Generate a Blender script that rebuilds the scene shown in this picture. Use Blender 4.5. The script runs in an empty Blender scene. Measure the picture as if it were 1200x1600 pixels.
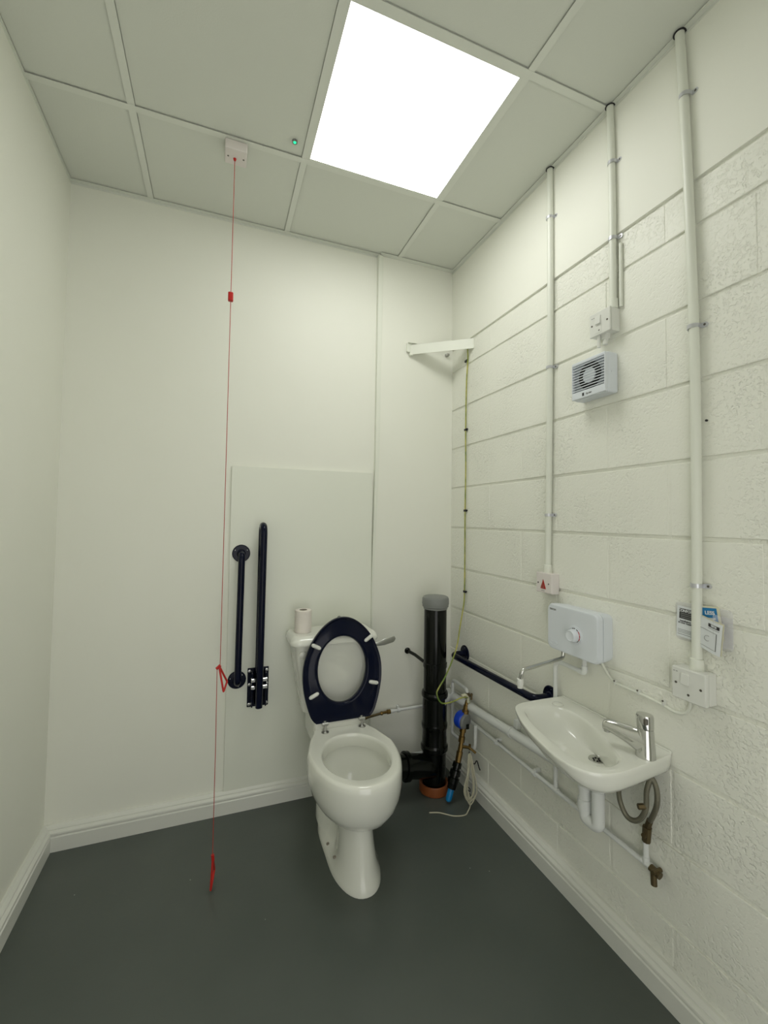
import bpy, bmesh, math, random
from mathutils import Vector, Matrix
random.seed(7)
PI = math.pi
S = bpy.context.scene
COL = S.collection

# ------------------------------------------------------------ camera, light, exposure
W, H, L = 1.845, 2.755, 2.45          # room width, height, length (m)
CAM = Vector((0.6173, -2.1506, 1.3394))
YAW, PITCH, ROLL, FPX = 0.3655, 0.0381, 0.0135, 677.19
r0 = Vector((math.cos(YAW), -math.sin(YAW), 0))
fw = Vector((math.sin(YAW)*math.cos(PITCH), math.cos(YAW)*math.cos(PITCH), math.sin(PITCH)))
u0 = r0.cross(fw)
rr = r0*math.cos(ROLL) + u0*math.sin(ROLL)
uu = -r0*math.sin(ROLL) + u0*math.cos(ROLL)
cd = bpy.data.cameras.new('camera'); cam = bpy.data.objects.new('camera', cd); COL.objects.link(cam)
M = Matrix((rr, uu, -fw)).transposed().to_4x4(); M.translation = CAM
cam.matrix_world = M
cd.sensor_width = 36; cd.lens = FPX/1600*36; cd.shift_x = 0.87/1600; cd.shift_y = -14.77/1600
cd.clip_start = 0.02
S.camera = cam
S.view_settings.view_transform = 'Standard'; S.view_settings.look = 'None'
S.view_settings.gamma = 1; S.view_settings.use_curve_mapping = False
S.view_settings.exposure = 0.05
PANEL_LIGHT = 7.4
w_ = bpy.data.worlds.new('world'); S.world = w_; w_.use_nodes = True
w_.node_tree.nodes['Background'].inputs[0].default_value = (1, .99, .95, 1)
w_.node_tree.nodes['Background'].inputs[1].default_value = 1.8  # bright surround, added as fill light through the doorway opening

# ------------------------------------------------------------ materials
def mat(name, col, rough=0.5, metal=0, coat=0, bump=None, var=None, emit=None, alpha=1, trans=0, spec=0.5):
    m = bpy.data.materials.new(name); m.use_nodes = True
    nt = m.node_tree; b = nt.nodes['Principled BSDF']
    b.inputs['Base Color'].default_value = (*col, 1)
    b.inputs['Roughness'].default_value = rough; b.inputs['Metallic'].default_value = metal
    b.inputs['Specular IOR Level'].default_value = spec
    b.inputs['Coat Weight'].default_value = coat; b.inputs['Coat Roughness'].default_value = 0.06
    b.inputs['Alpha'].default_value = alpha
    b.inputs['Transmission Weight'].default_value = trans
    if emit:
        b.inputs['Emission Color'].default_value = (*emit[0], 1); b.inputs['Emission Strength'].default_value = emit[1]
    tc = nt.nodes.new('ShaderNodeTexCoord')
    if bump:                                   # list of (scale, strength, distance, detail)
        prev = None
        for sc, st, di, de in bump:
            n = nt.nodes.new('ShaderNodeTexNoise'); n.inputs['Scale'].default_value = sc; n.inputs['Detail'].default_value = de
            nt.links.new(tc.outputs['Object'], n.inputs['Vector'])
            bp = nt.nodes.new('ShaderNodeBump'); bp.inputs['Strength'].default_value = st; bp.inputs['Distance'].default_value = di
            nt.links.new(n.outputs['Fac'], bp.inputs['Height'])
            if prev: nt.links.new(prev.outputs['Normal'], bp.inputs['Normal'])
            prev = bp
        nt.links.new(prev.outputs['Normal'], b.inputs['Normal'])
    if var:                                    # (scale, low colour, high colour)
        n = nt.nodes.new('ShaderNodeTexNoise'); n.inputs['Scale'].default_value = var[0]; n.inputs['Detail'].default_value = 4
        nt.links.new(tc.outputs['Object'], n.inputs['Vector'])
        cr = nt.nodes.new('ShaderNodeValToRGB')
        cr.color_ramp.elements[0].position = .35; cr.color_ramp.elements[0].color = (*var[1], 1)
        cr.color_ramp.elements[1].position = .65; cr.color_ramp.elements[1].color = (*var[2], 1)
        nt.links.new(n.outputs['Fac'], cr.inputs['Fac']); nt.links.new(cr.outputs['Color'], b.inputs['Base Color'])
    return m

PAINT = (.845, .852, .765)
m_wall = mat('plaster_paint', PAINT, .62, bump=[(9, .05, .02, 3), (160, .04, .002, 3)], var=(2.2, (.838, .845, .757), (.852, .858, .772)))
m_board = mat('gloss_paint', (.80, .82, .725), .42, bump=[(60, .05, .002, 2)])
m_skirt = mat('skirting_paint', (.74, .75, .69), .33, bump=[(40, .05, .003, 2)])
m_ceil = mat('ceiling_tile_white', (.70, .72, .65), .85, bump=[(220, .12, .003, 4)])
m_grid = mat('grid_white', (.74, .76, .69), .45)
m_gap = mat('shadow_gap', (.03, .035, .03), .9)
m_plas = mat('white_plastic', (.74, .75, .70), .35)
m_plas2 = mat('cool_white_plastic', (.72, .76, .80), .38)
m_pink = mat('warm_white_plastic', (.76, .71, .68), .38)
m_cond = mat('painted_conduit', (.77, .79, .70), .4)
m_pipe = mat('white_pipe', (.76, .78, .76), .38)
m_porc = mat('porcelain', (.80, .81, .74), .12, coat=.6)
m_navy = mat('navy_gloss', (.003, .005, .018), .14, spec=.18)
m_blk = mat('black_plastic', (.002, .003, .002), .13, spec=.3)
m_grey = mat('grey_plastic', (.22, .23, .22), .5)
m_chrome = mat('chrome', (.62, .62, .60), .09, metal=1)
m_steel = mat('steel', (.50, .50, .48), .28, metal=1)
m_zinc = mat('zinc', (.62, .63, .66), .3, metal=.6)
m_brass = mat('brass', (.20, .13, .045), .38, metal=1)
m_oldbrass = mat('weathered_brass', (.15, .115, .06), .45, metal=.8, bump=[(150, .3, .002, 3)])
m_hose = mat('braided_hose', (.20, .19, .14), .4, metal=.5, bump=[(500, .6, .002, 1)])
m_fanshade = mat('fan_back_shade', (.42, .45, .49), .5)  # white back plate greyed to paint in the shade between slats
m_red = mat('red_plastic', (.50, .014, .010), .4)
m_cord = mat('red_cord', (.45, .05, .035), .6)
m_dkred = mat('red_indicator', (.30, .012, .008), .2, coat=.5)
m_terra = mat('terracotta_plastic', (.25, .07, .016), .5)
m_blue = mat('blue_enamel', (.01, .06, .55), .3)
m_cyan = mat('blue_plastic', (.005, .20, .48), .3)
m_cable = mat('beige_cable', (.50, .48, .36), .55)
m_earth = mat('green_yellow_cable', (.55, .52, .10), .45, var=(14, (.13, .22, .03), (.58, .53, .13)))
m_dark = mat('dark_recess', (.012, .012, .014), .6)
m_ink = mat('black_ink', (.03, .03, .032), .6)
m_paper = mat('paper', (.74, .77, .78), .6)
m_cream = mat('cream_paper', (.70, .68, .50), .6)
m_bluep = mat('blue_print', (.01, .18, .42), .5)
m_bag = mat('clear_plastic', (.85, .85, .92), .12, alpha=.14)
m_screw = mat('screw_metal', (.16, .15, .13), .35, metal=.9)
m_roll = mat('tissue_paper', (.80, .75, .69), .9, bump=[(180, .3, .002, 2)])
m_card = mat('cardboard', (.36, .33, .27), .8)
m_led = mat('green_led', (.0, .5, .2), .3, emit=((.02, .9, .35), 1.5))
m_panel = mat('lit_diffuser', (.9, .9, .9), .5, emit=((1, 1, .965), PANEL_LIGHT))

# painted concrete block: pitted, slightly shiny
m_block = mat('painted_block', PAINT, .46)
nt = m_block.node_tree; b = nt.nodes['Principled BSDF']
tc = nt.nodes.new('ShaderNodeTexCoord'); vo = nt.nodes.new('ShaderNodeTexNoise'); vo.inputs['Scale'].default_value = 125; vo.inputs['Detail'].default_value = 3
mp = nt.nodes.new('ShaderNodeMapRange'); mp.inputs[1].default_value = .30; mp.inputs[2].default_value = .50
big = nt.nodes.new('ShaderNodeTexNoise'); big.inputs['Scale'].default_value = 28; big.inputs['Detail'].default_value = 2
mask = nt.nodes.new('ShaderNodeTexNoise'); mask.inputs['Scale'].default_value = 3.2
mr = nt.nodes.new('ShaderNodeMapRange'); mr.inputs[1].default_value = .42; mr.inputs[2].default_value = .62; mr.inputs[3].default_value = .25; mr.inputs[4].default_value = 1
for n in (vo, big, mask): nt.links.new(tc.outputs['Object'], n.inputs['Vector'])
nt.links.new(vo.outputs['Fac'], mp.inputs[0]); nt.links.new(mask.outputs['Fac'], mr.inputs[0])
b1 = nt.nodes.new('ShaderNodeBump'); b1.inputs['Distance'].default_value = .0022
b2 = nt.nodes.new('ShaderNodeBump'); b2.inputs['Distance'].default_value = .004; b2.inputs['Strength'].default_value = .22
ml = nt.nodes.new('ShaderNodeMath'); ml.operation = 'MULTIPLY'; ml.inputs[1].default_value = .8
nt.links.new(mr.outputs[0], ml.inputs[0]); nt.links.new(ml.outputs[0], b1.inputs['Strength'])
nt.links.new(mp.outputs[0], b1.inputs['Height']); nt.links.new(big.outputs['Fac'], b2.inputs['Height'])
nt.links.new(b2.outputs['Normal'], b1.inputs['Normal']); nt.links.new(b1.outputs['Normal'], b.inputs['Normal'])

# floor paint: grey with faint roller texture and scattered pale flecks
m_floor = mat('floor_paint', (.066, .082, .077), .36, bump=[(70, .10, .002, 3), (6, .04, .01, 2)])
nt = m_floor.node_tree; b = nt.nodes['Principled BSDF']
tc = nt.nodes.new('ShaderNodeTexCoord'); vo = nt.nodes.new('ShaderNodeTexVoronoi'); vo.inputs['Scale'].default_value = 16
nt.links.new(tc.outputs['Object'], vo.inputs['Vector'])
lt = nt.nodes.new('ShaderNodeMath'); lt.operation = 'LESS_THAN'; lt.inputs[1].default_value = .035
sp = nt.nodes.new('ShaderNodeSeparateColor'); g2 = nt.nodes.new('ShaderNodeMath'); g2.operation = 'GREATER_THAN'; g2.inputs[1].default_value = .8
mu = nt.nodes.new('ShaderNodeMath'); mu.operation = 'MULTIPLY'
mx = nt.nodes.new('ShaderNodeMix'); mx.data_type = 'RGBA'
no = nt.nodes.new('ShaderNodeTexNoise'); no.inputs['Scale'].default_value = 3; no.inputs['Detail'].default_value = 5
cr = nt.nodes.new('ShaderNodeValToRGB')
cr.color_ramp.elements[0].position = .3; cr.color_ramp.elements[0].color = (.075, .089, .078, 1)
cr.color_ramp.elements[1].position = .7; cr.color_ramp.elements[1].color = (.090, .104, .092, 1)
nt.links.new(tc.outputs['Object'], no.inputs['Vector']); nt.links.new(no.outputs['Fac'], cr.inputs['Fac'])
nt.links.new(vo.outputs['Distance'], lt.inputs[0]); nt.links.new(vo.outputs['Color'], sp.inputs[0]); nt.links.new(sp.outputs[0], g2.inputs[0])
nt.links.new(lt.outputs[0], mu.inputs[0]); nt.links.new(g2.outputs[0], mu.inputs[1])
nt.links.new(mu.outputs[0], mx.inputs[0]); nt.links.new(cr.outputs['Color'], mx.inputs[6]); mx.inputs[7].default_value = (.35, .38, .34, 1)
nt.links.new(mx.outputs[2], b.inputs['Base Color'])

# ------------------------------------------------------------ helpers
ORG = {}
def V(*a): return Vector(a)
def new(): return bmesh.new()

def merge(dst, src):
    me = bpy.data.meshes.new('tmp'); src.to_mesh(me); src.free(); dst.from_mesh(me); bpy.data.meshes.remove(me)

def box(bm, lo, hi, bev=0, seg=2, rot=None, taper=None):
    t = bmesh.new(); bmesh.ops.create_cube(t, size=1)
    lo, hi = Vector(lo), Vector(hi); c = (lo+hi)/2; s = hi-lo
    for v in t.verts: v.co = Vector((v.co.x*s.x, v.co.y*s.y, v.co.z*s.z))
    if taper: taper(t)
    if bev: bmesh.ops.bevel(t, geom=t.edges[:], offset=bev, segments=seg, affect='EDGES', profile=.5)
    if rot: bmesh.ops.transform(t, matrix=rot, verts=t.verts)
    bmesh.ops.translate(t, vec=c, verts=t.verts)
    merge(bm, t); return bm

def frame_of(d):
    d = d.normalized(); a = Vector((0, 0, 1)) if abs(d.z) < .9 else Vector((1, 0, 0))
    x = d.cross(a).normalized(); return x, d.cross(x).normalized()

def sweep(bm, pts, rad, n=14, caps=True, closed=False):
    """tube along pts; rad a number or a list"""
    pts = [Vector(p) for p in pts]; R = rad if isinstance(rad, (list, tuple)) else [rad]*len(pts)
    rings = []; x = None
    for i, p in enumerate(pts):
        if closed: d = pts[(i+1) % len(pts)]-pts[i-1]
        else: d = pts[min(i+1, len(pts)-1)]-pts[max(i-1, 0)]
        d.normalize()
        if x is None: x, y = frame_of(d)
        else:
            x = (x-d*x.dot(d)).normalized(); y = d.cross(x)
        rings.append([bm.verts.new(p+(x*math.cos(2*PI*k/n)+y*math.sin(2*PI*k/n))*R[i]) for k in range(n)])
    m = len(rings)
    for i in range(m if closed else m-1):
        a, c = rings[i], rings[(i+1) % m]
        for k in range(n):
            bm.faces.new((a[k], a[(k+1) % n], c[(k+1) % n], c[k]))
    if caps and not closed:
        bm.faces.new(rings[0][::-1]); bm.faces.new(rings[-1])
    return bm

def smooth(pts, sub=8, closed=False):
    """Catmull-Rom"""
    P = [Vector(p) for p in pts]; n = len(P); out = []
    for i in range(n if closed else n-1):
        if closed: a, b_, c, d = P[i-1], P[i], P[(i+1) % n], P[(i+2) % n]
        else: a, b_, c, d = P[max(i-1, 0)], P[i], P[i+1], P[min(i+2, n-1)]
        for k in range(sub):
            t = k/sub
            out.append(.5*((2*b_)+(c-a)*t+(2*a-5*b_+4*c-d)*t*t+(3*b_-a-3*c+d)*t**3))
    if not closed: out.append(P[-1])
    return out

def rounded(pts, r, seg=6):
    """polyline with arcs at its corners"""
    P = [Vector(p) for p in pts]; out = [P[0]]
    for i in range(1, len(P)-1):
        a = (P[i-1]-P[i]); c = (P[i+1]-P[i])
        rad = min(r, a.length*.49, c.length*.49); a.normalize(); c.normalize()
        s, e = P[i]+a*rad, P[i]+c*rad
        for k in range(seg+1):
            t = k/seg; out.append((1-t)**2*s+2*t*(1-t)*P[i]+t*t*e)
    out.append(P[-1]); return out

def cyl(bm, a, b_, r, n=20, r2=None):
    return sweep(bm, [a, b_], [r, r if r2 is None else r2], n)

def lathe(bm, prof, base, axis=(0, 0, 1), n=32):
    """prof = [(radius, height)] about axis through base"""
    base = Vector(base); ax = Vector(axis).normalized(); x, y = frame_of(ax); rings = []
    for r, h in prof:
        if r < 1e-5: rings.append([bm.verts.new(base+ax*h)])
        else: rings.append([bm.verts.new(base+ax*h+(x*math.cos(2*PI*k/n)+y*math.sin(2*PI*k/n))*r) for k in range(n)])
    for a, c in zip(rings, rings[1:]):
        for k in range(n):
            k2 = (k+1) % n
            if len(a) == 1 and len(c) == 1: continue
            if len(a) == 1: bm.faces.new((a[0], c[k2], c[k]))
            elif len(c) == 1: bm.faces.new((a[k], a[k2], c[0]))
            else: bm.faces.new((a[k], a[k2], c[k2], c[k]))
    return bm

def loft(bm, rings, cap0=True, cap1=True):
    vs = [[bm.verts.new(p) for p in r] for r in rings]; n = len(vs[0])
    for a, c in zip(vs, vs[1:]):
        for k in range(n): bm.faces.new((a[k], a[(k+1) % n], c[(k+1) % n], c[k]))
    if cap0: bm.faces.new(vs[0][::-1])
    if cap1: bm.faces.new(vs[-1])
    return bm

def prism(bm, poly, vec):
    vec = Vector(vec); P = [Vector(p) for p in poly]
    return loft(bm, [P, [p+vec for p in P]])

def link(name, bm, m, parent=None, org=None, ang=32):
    bmesh.ops.recalc_face_normals(bm, faces=bm.faces)
    for f in bm.faces: f.smooth = True
    lim = math.radians(ang)
    for e in bm.edges:
        if len(e.link_faces) == 2 and e.calc_face_angle(0) > lim: e.smooth = False
    if parent is not None: o_ = ORG[parent.name]
    elif org is not None: o_ = Vector(org)
    else:
        lo = Vector((min(v.co.x for v in bm.verts), min(v.co.y for v in bm.verts), min(v.co.z for v in bm.verts)))
        hi = Vector((max(v.co.x for v in bm.verts), max(v.co.y for v in bm.verts), max(v.co.z for v in bm.verts)))
        o_ = Vector(((lo.x+hi.x)/2, (lo.y+hi.y)/2, lo.z))
    bmesh.ops.translate(bm, vec=-o_, verts=bm.verts)
    me = bpy.data.meshes.new(name); bm.to_mesh(me); bm.free(); me.materials.append(m)
    o = bpy.data.objects.new(name, me); COL.objects.link(o)
    if parent is not None: o.parent = parent
    else: o.location = o_
    ORG[o.name] = o_
    md = o.modifiers.new('weighted_normals', 'WEIGHTED_NORMAL'); md.keep_sharp = True; md.weight = 90
    return o

def tag(o, label, cat, group=None):
    o['label'] = label; o['category'] = cat
    if group: o['group'] = group
    return o
def thing(name, loc, label, cat, group=None):
    o = bpy.data.objects.new(name, None); COL.objects.link(o); o.location = loc; o.empty_display_size = .05
    ORG[o.name] = Vector(loc); return tag(o, label, cat, group)
def struct(o):
    o['kind'] = 'structure'; return o

def letters(name, s, size, pos, right, up, m, parent, depth=.0004, squash=1.0, bold=0):
    cu = bpy.data.curves.new('t', 'FONT'); cu.body = s; cu.size = size; cu.extrude = depth; cu.align_x = 'CENTER'; cu.align_y = 'CENTER'
    cu.offset = bold
    t = bpy.data.objects.new('t', cu); COL.objects.link(t)
    dg = bpy.context.evaluated_depsgraph_get()
    me = bpy.data.meshes.new_from_object(t.evaluated_get(dg)); bpy.data.objects.remove(t); bpy.data.curves.remove(cu)
    bm = bmesh.new(); bm.from_mesh(me); bpy.data.meshes.remove(me)
    r, u = Vector(right).normalized(), Vector(up).normalized(); n = r.cross(u)
    for v in bm.verts: v.co = Vector(pos)+r*v.co.x*squash+u*v.co.y+n*v.co.z
    return link(name, bm, m, parent)

def screw(pos, nrm, parent, r=.0032, m=None, name='screw'):
    pos, nrm = Vector(pos), Vector(nrm)
    return link(name, lathe(new(), [(0, -.001), (r, -.001), (r, .0006), (r*.7, .0012), (0, .0012)], pos, nrm, 12), m or m_screw, parent)

# ------------------------------------------------------------ the room shell
bm = new(); box(bm, (-.1, -L-.1, -.1), (W+.1, .1, 0)); struct(link('floor', bm, m_floor, org=(0, 0, 0)))
bm = new(); box(bm, (-.1, -L-.1, 0), (0, .1, H+.05)); struct(link('wall_left', bm, m_wall, org=(0, 0, 0)))
# unseen wall behind the camera; doorway opening added to let fill light in
bm = new(); box(bm, (-.1, -L-.1, 0), (.30, -L, H+.05)); box(bm, (1.35, -L-.1, 0), (W+.1, -L, H+.05)); box(bm, (.30, -L-.1, 2.1), (1.35, -L, H+.05)); struct(link('wall_front', bm, m_wall, org=(0, 0, 0)))
bm = new(); box(bm, (0, 0, 0), (W, .1, H+.05)); wb = struct(link('wall_back', bm, m_wall, org=(0, 0, 0)))
# boarding to the right of the joint stands slightly proud; its edge runs out of plumb
bm = new()
prism(bm, [V(1.412, .01, H), V(1.405, .01, 1.7), V(1.380, .01, 1.0), V(1.376, .01, 0), V(W, .01, 0), V(W, .01, H)], (0, -.022, 0))
link('proud_boarding', bm, m_wall, wb)
bm = new()
prism(bm, [V(1.386, .01, H-.004), V(1.384, .01, 1.7), V(1.374, .01, 1.0), V(1.372, .01, .1), V(1.378, .01, .1), V(1.382, .01, 1.0), V(1.407, .01, 1.7), V(1.413, .01, H-.004)], (0, -.034, 0))
bmesh.ops.bevel(bm, geom=bm.edges[:], offset=.0025, segments=2, affect='EDGES')
struct(link('trim_1', bm, m_board))

# right wall: painted blocks below, smooth painted board above
Z0, DZ, BL = 2.3892, .2185, .445
bm = new(); box(bm, (W+.0060, -L-.1, 0), (W+.1, 0, H+.05)); 
ztop = 2.300
for i in range(0, 12):
    zt = ztop if i == 0 else Z0-DZ*i
    zb = Z0-DZ*(i+1)
    if zb < -.1: break
    off = -.380 if i % 2 == 0 else -.170
    ys = [0]; y = off
    while y > -L: ys.append(y); y -= BL
    ys.append(-L)
    for a, c in zip(ys, ys[1:]):
        jx = random.uniform(-.0006, .0006)
        g = .0038
        t = bmesh.new(); box(t, (W+jx, c+g, max(zb, 0)+.0052), (W+.02, a-g if a < 0 else 0, zt-.0052), .0036, 2)
        merge(bm, t)
    # flush-pointed upright joints stay shallow
    box(bm, (W+.0022, -L, max(zb, 0)+.006), (W+.02, 0, zt-.006))
wr = struct(link('wall_right', bm, m_block, org=(0, 0, 0)))
bm = new(); box(bm, (W-.004, -L, ztop+.003), (W+.02, 0, H+.02), .002); link('smooth_band', bm, m_wall, wr)

# skirting: moulded profile swept along three walls, mitred
SK = .034
prof = [(0, 0), (SK, 0), (SK, .055), (SK-.004, .058), (SK-.004, .062), (SK-.001, .066), (SK-.002, .072), (SK-.009, .077), (SK-.013, .078), (SK-.013, .082), (SK-.018, .088), (SK-.024, .092), (0, .092)]
def skirting(name, A, B, inw, m0, m1):
    """A->B along the wall foot; inw = inward normal; m0/m1 mitre factors"""
    A, B, n = Vector(A), Vector(B), Vector(inw); d = (B-A).normalized(); rings = []
    for P, mf in ((A, m0), (B, m1)):
        rings.append([P+n*p+d*(p*mf)+Vector((0, 0, z)) for p, z in prof])
    bm = new(); loft(bm, rings); return struct(link(name, bm, m_skirt, ang=20))
skirting('baseboard_left', (0, -L, 0), (0, 0, 0), (1, 0, 0), 0, -1)
skirting('baseboard_back', (0, 0, 0), (W, 0, 0), (0, -1, 0), 1, -1)
skirting('baseboard_right', (W, 0, 0), (W, -L, 0), (-1, 0, 0), 1, 0)

# ceiling: lay-in tiles on an exposed grid
bm = new(); box(bm, (-.1, -L-.1, H+.02), (W+.1, .1, H+.12)); ceil = struct(link('ceiling', bm, m_gap, org=(0, 0, H)))
GX = [.3027, .9027, 1.5027]; GY = [-.4747-.6*k for k in range(4)]
bm = new(); hw = .012
for x in GX: box(bm, (x-hw, -L, H-.0008), (x+hw, 0, H+.0006)); box(bm, (x-.001, -L, H), (x+.001, 0, H+.02))
for y in GY: box(bm, (0, y-hw, H-.0012), (W, y+hw, H+.0004)); box(bm, (0, y-.001, H), (W, y+.001, H+.02))
for lo, hi in (((0, -.020, H-.0015), (W, 0, H+.001)), ((0, -L, H-.0015), (.004, -.020, H+.001)), ((W-.020, -L, H-.0015), (W, -.040, H+.001))): box(bm, lo, hi)
box(bm, (1.395, -.040, H-.0017), (W, -.012, H+.0008))
for lo, hi in (((0, -.0015, H-.010), (1.385, .001, H)), ((0, -L, H-.010), (.0015, 0, H)), ((W-.0055, -L, H-.010), (W-.003, -.012, H))): box(bm, lo, hi)
link('ceiling_grid', bm, m_grid, ceil)
xs = [-.01]+GX+[W+.01]; ys = [.01]+GY+[-L-.01]
for i in range(4):
    for j in range(5):
        x0, x1, y1, y0 = xs[i]+.002, xs[i+1]-.002, ys[j]-.002, ys[j+1]+.002
        if i == 2 and j == 1: continue
        e = .0105
        bm = new(); box(bm, (x0, y0, H+.006), (x1, y1, H+.018), 0)
        # rebated edge: face drops a little inside the flanges
        box(bm, (x0+e if i else x0+.012, y0+e, H+.0042), (x1-e if i < 3 else x1-.02, y1-e if j else y1-.02, H+.008), .001, 1)
        link('ceiling_tile', bm, m_ceil, ceil)

# ------------------------------------------------------------ LED light panel
cx0, cx1, cy0, cy1 = .9147, 1.4907, -1.0627, -.4867
lp = thing('light_panel', ((cx0+cx1)/2, (cy0+cy1)/2, H), 'bright square white LED panel set flush in the ceiling grid', 'ceiling light')
bm = new()
fwid = .008
for lo, hi in (((cx0, cy0), (cx1, cy0+fwid)), ((cx0, cy1-fwid), (cx1, cy1)), ((cx0, cy0+fwid), (cx0+fwid, cy1-fwid)), ((cx1-fwid, cy0+fwid), (cx1, cy1-fwid))):
    box(bm, (*lo, H-.0005), (*hi, H+.010))
box(bm, (cx0, cy0, H+.010), (cx1, cy1, H+.016))
link('frame', bm, m_grid, lp)
bm = new(); box(bm, (cx0+fwid, cy0+fwid, H+.001), (cx1-fwid, cy1-fwid, H+.004)); link('diffuser', bm, m_panel, lp)

# green indicator in the ceiling
si = thing('indicator_lamp', (.853, -.55, H), 'tiny round green glowing indicator set in the ceiling near the light panel', 'indicator light')
link('bezel', lathe(new(), [(0, .001), (.0055, .001), (.0062, -.004), (.0095, -.0045), (.010, .003), (0, .003)], (.853, -.55, H), (0, 0, 1), 24), m_grey, si)
link('lens', lathe(new(), [(0, -.007), (.003, -.0065), (.0052, -.004), (.0052, .001), (0, .001)], (.853, -.55, H), (0, 0, 1), 20), m_led, si)

# ------------------------------------------------------------ emergency pull cord
PX, PY = .6445, -.430
pc = thing('emergency_pull_switch', (.648, -.435, H-.038), 'white ceiling box with long red emergency cord hanging almost to the floor', 'pull cord')
bm = new(); box(bm, (.608, -.476, H-.038), (.688, -.396, H-.0015), .004, 3); link('housing', bm, m_pink, pc)
for sx in (-.028, .028): screw((.648+sx, -.436, H-.038), (0, 0, -1), pc, .0035)
link('grommet', lathe(new(), [(.002, 0), (.006, 0), (.0045, -.007), (.002, -.009), (.002, 0)], (PX, PY, H-.038), (0, 0, 1), 16), m_red, pc)
pd = pc
x1_, z1_ = .638, .790
x2_ = .6330
link('cord', sweep(new(), [(PX, PY, H-.036), (.6435, PY, 2.18), (.6425, PY, 1.5), (.6415, PY, z1_)], .00125, 8), m_cord, pd)
link('cord', sweep(new(), [(.6315, PY, z1_-.012), (.6335, PY, .5), (.6335, PY, .115)], .00125, 8), m_cord, pd)
bm = new(); box(bm, (.6335, PY-.009, 2.158), (.6525, PY+.009, 2.192), .004, 3); link('connector', bm, m_red, pd)
def triangle_grip(apex, a, b_, tw):
    apex, a, b_ = Vector(apex), Vector(a), Vector(b_)
    pts = rounded([apex, a, b_, apex], .008, 5)
    bm = new(); sweep(bm, rounded([(apex+a)/2, a, b_, apex, (apex+a)/2], .006, 5), tw, 10)
    return bm
bm = triangle_grip((.6375, PY, z1_+.004), (.655, PY-.028, .706), (.668, PY+.030, .722), .0036)
sweep(bm, [(.6425, PY, z1_+.004), (.629, PY, z1_-.008)], .0055, 10)
link('grip', bm, m_red, pd)
bm = triangle_grip((.6345, PY, .108), (.630, PY-.018, .008), (.642, PY+.050, .030), .0036)
sweep(bm, [(.6335, PY, .120), (.6355, PY, .100)], .0055, 10)
link('grip', bm, m_red, pd)

# ------------------------------------------------------------ board behind the toilet
bm = new(); box(bm, (.675, -.012, .085), (1.374, -.0002, 1.580), .0022, 2)
tag(link('backing_board', bm, m_board), 'large white painted board fixed to the wall behind the toilet and blue rails', 'board')
BY = -.012

# wall-fixed grab rail (vertical)
def rail(path, r, label, flanges, nrm):
    root = thing('grab_rail', flanges[-1][0], label, 'grab rail')
    link('bar', sweep(new(), rounded(path, .045, 10), r, 20), m_navy, root)
    for c, up in flanges:
        c = Vector(c); n = Vector(nrm)
        f = link('flange', lathe(new(), [(0, 0), (.0405, 0), (.0405, .003), (.037, .006), (.020, .007), (r+.001, .012), (0, .012)], c, n, 40), m_navy, root)
        a, b_ = frame_of(n)
        for k in range(3):
            t = up+k*2*PI/3
            screw(c+(a*math.cos(t)+b_*math.sin(t))*.030+n*.0052, n, f, .0036, m_steel)
    return root
rail([(.7265, BY, 1.170), (.7265, -.075, 1.170), (.7215, -.075, .588), (.7215, BY, .588)], .0150,
     'dark blue wall-fixed vertical grab rail between the red cord and the hinged rail', [((.7265, BY, 1.170), PI/2), ((.7215, BY, .588), PI/2*1.15)], (0, -1, 0))

# hinged drop-down rail folded up against the wall
hr = thing('hinged_support_rail', (.816, BY, .457), 'dark blue hinged support rail folded upright on its wall plate', 'support rail')
bm = new()
box(bm, (.768, BY-.006, .457), (.864, BY, .636), .003, 2)
# flared side cheeks
for x in (.786, .846):
    box(bm, (x-.003, BY-.062, .475), (x+.003, BY-.004, .628), .002, 1)
pl_ = link('wall_plate', bm, m_navy, hr)
for x in (.777, .855):
    for z in (.470, .560, .622): screw((x, BY-.006, z), (0, -1, 0), pl_, .007, m_steel)
bm = new()
for z in (.598, .566):
    box(bm, (.780, BY-.070, z-.008), (.852, BY-.050, z+.008), .002, 1)
link('hinge_block', bm, m_chrome, hr)
R_ = .0155
link('rail_loop', sweep(new(), rounded([(.814, -.046, .475), (.816, -.046, 1.302), (.816, -.132, 1.302), (.814, -.105, .486)], .043, 12), R_, 20), m_navy, hr)

# ------------------------------------------------------------ toilet
TX = 1.150
to = thing('toilet', (TX, -.35, 0), 'white close-coupled toilet with dark blue seat raised, beside the black soil pipe', 'toilet')
TH = math.radians(-0.3)
def trot(p):                                  # pan turned a touch about its back
    x, y, z = p; c, s = math.cos(TH), math.sin(TH); x -= TX; y += .15
    return Vector((TX+x*c-y*s, -.15+x*s+y*c, z))
def shell(yf, yb, hw, z, n=48, pf=2.2, pb=2.8, waist=None, mid=None, sq=True):
    """closed outline, front rounder than back"""
    ym = mid if mid is not None else (yf*.55+yb*.45); pts = []
    for k in range(n):
        t = 2*PI*k/n; c, s = math.cos(t), math.sin(t)
        p = pf if s < 0 else pb
        x = hw*math.copysign(abs(c)**(2/p), c); y = math.copysign(abs(s)**(2/p), s)
        yy = ym+(y*(ym-yf) if s < 0 else y*(yb-ym))
        if waist:
            q = (yy-yf)/(yb-yf); x *= waist(q)
        if sq and z > .21 and yy > -.42:
            f = min(1, (yy+.42)/.17); x *= 1-.32*f*f*(3-2*f)
        pts.append(trot((TX+x, yy, z)))
    return pts
foot = lambda q: 1.0
def wst(a): return lambda q: 1-a*math.exp(-((q-.46)/.17)**2)+.9*a*max(0, min(1, (q-.62)/.25))
RZ = .420
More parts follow.
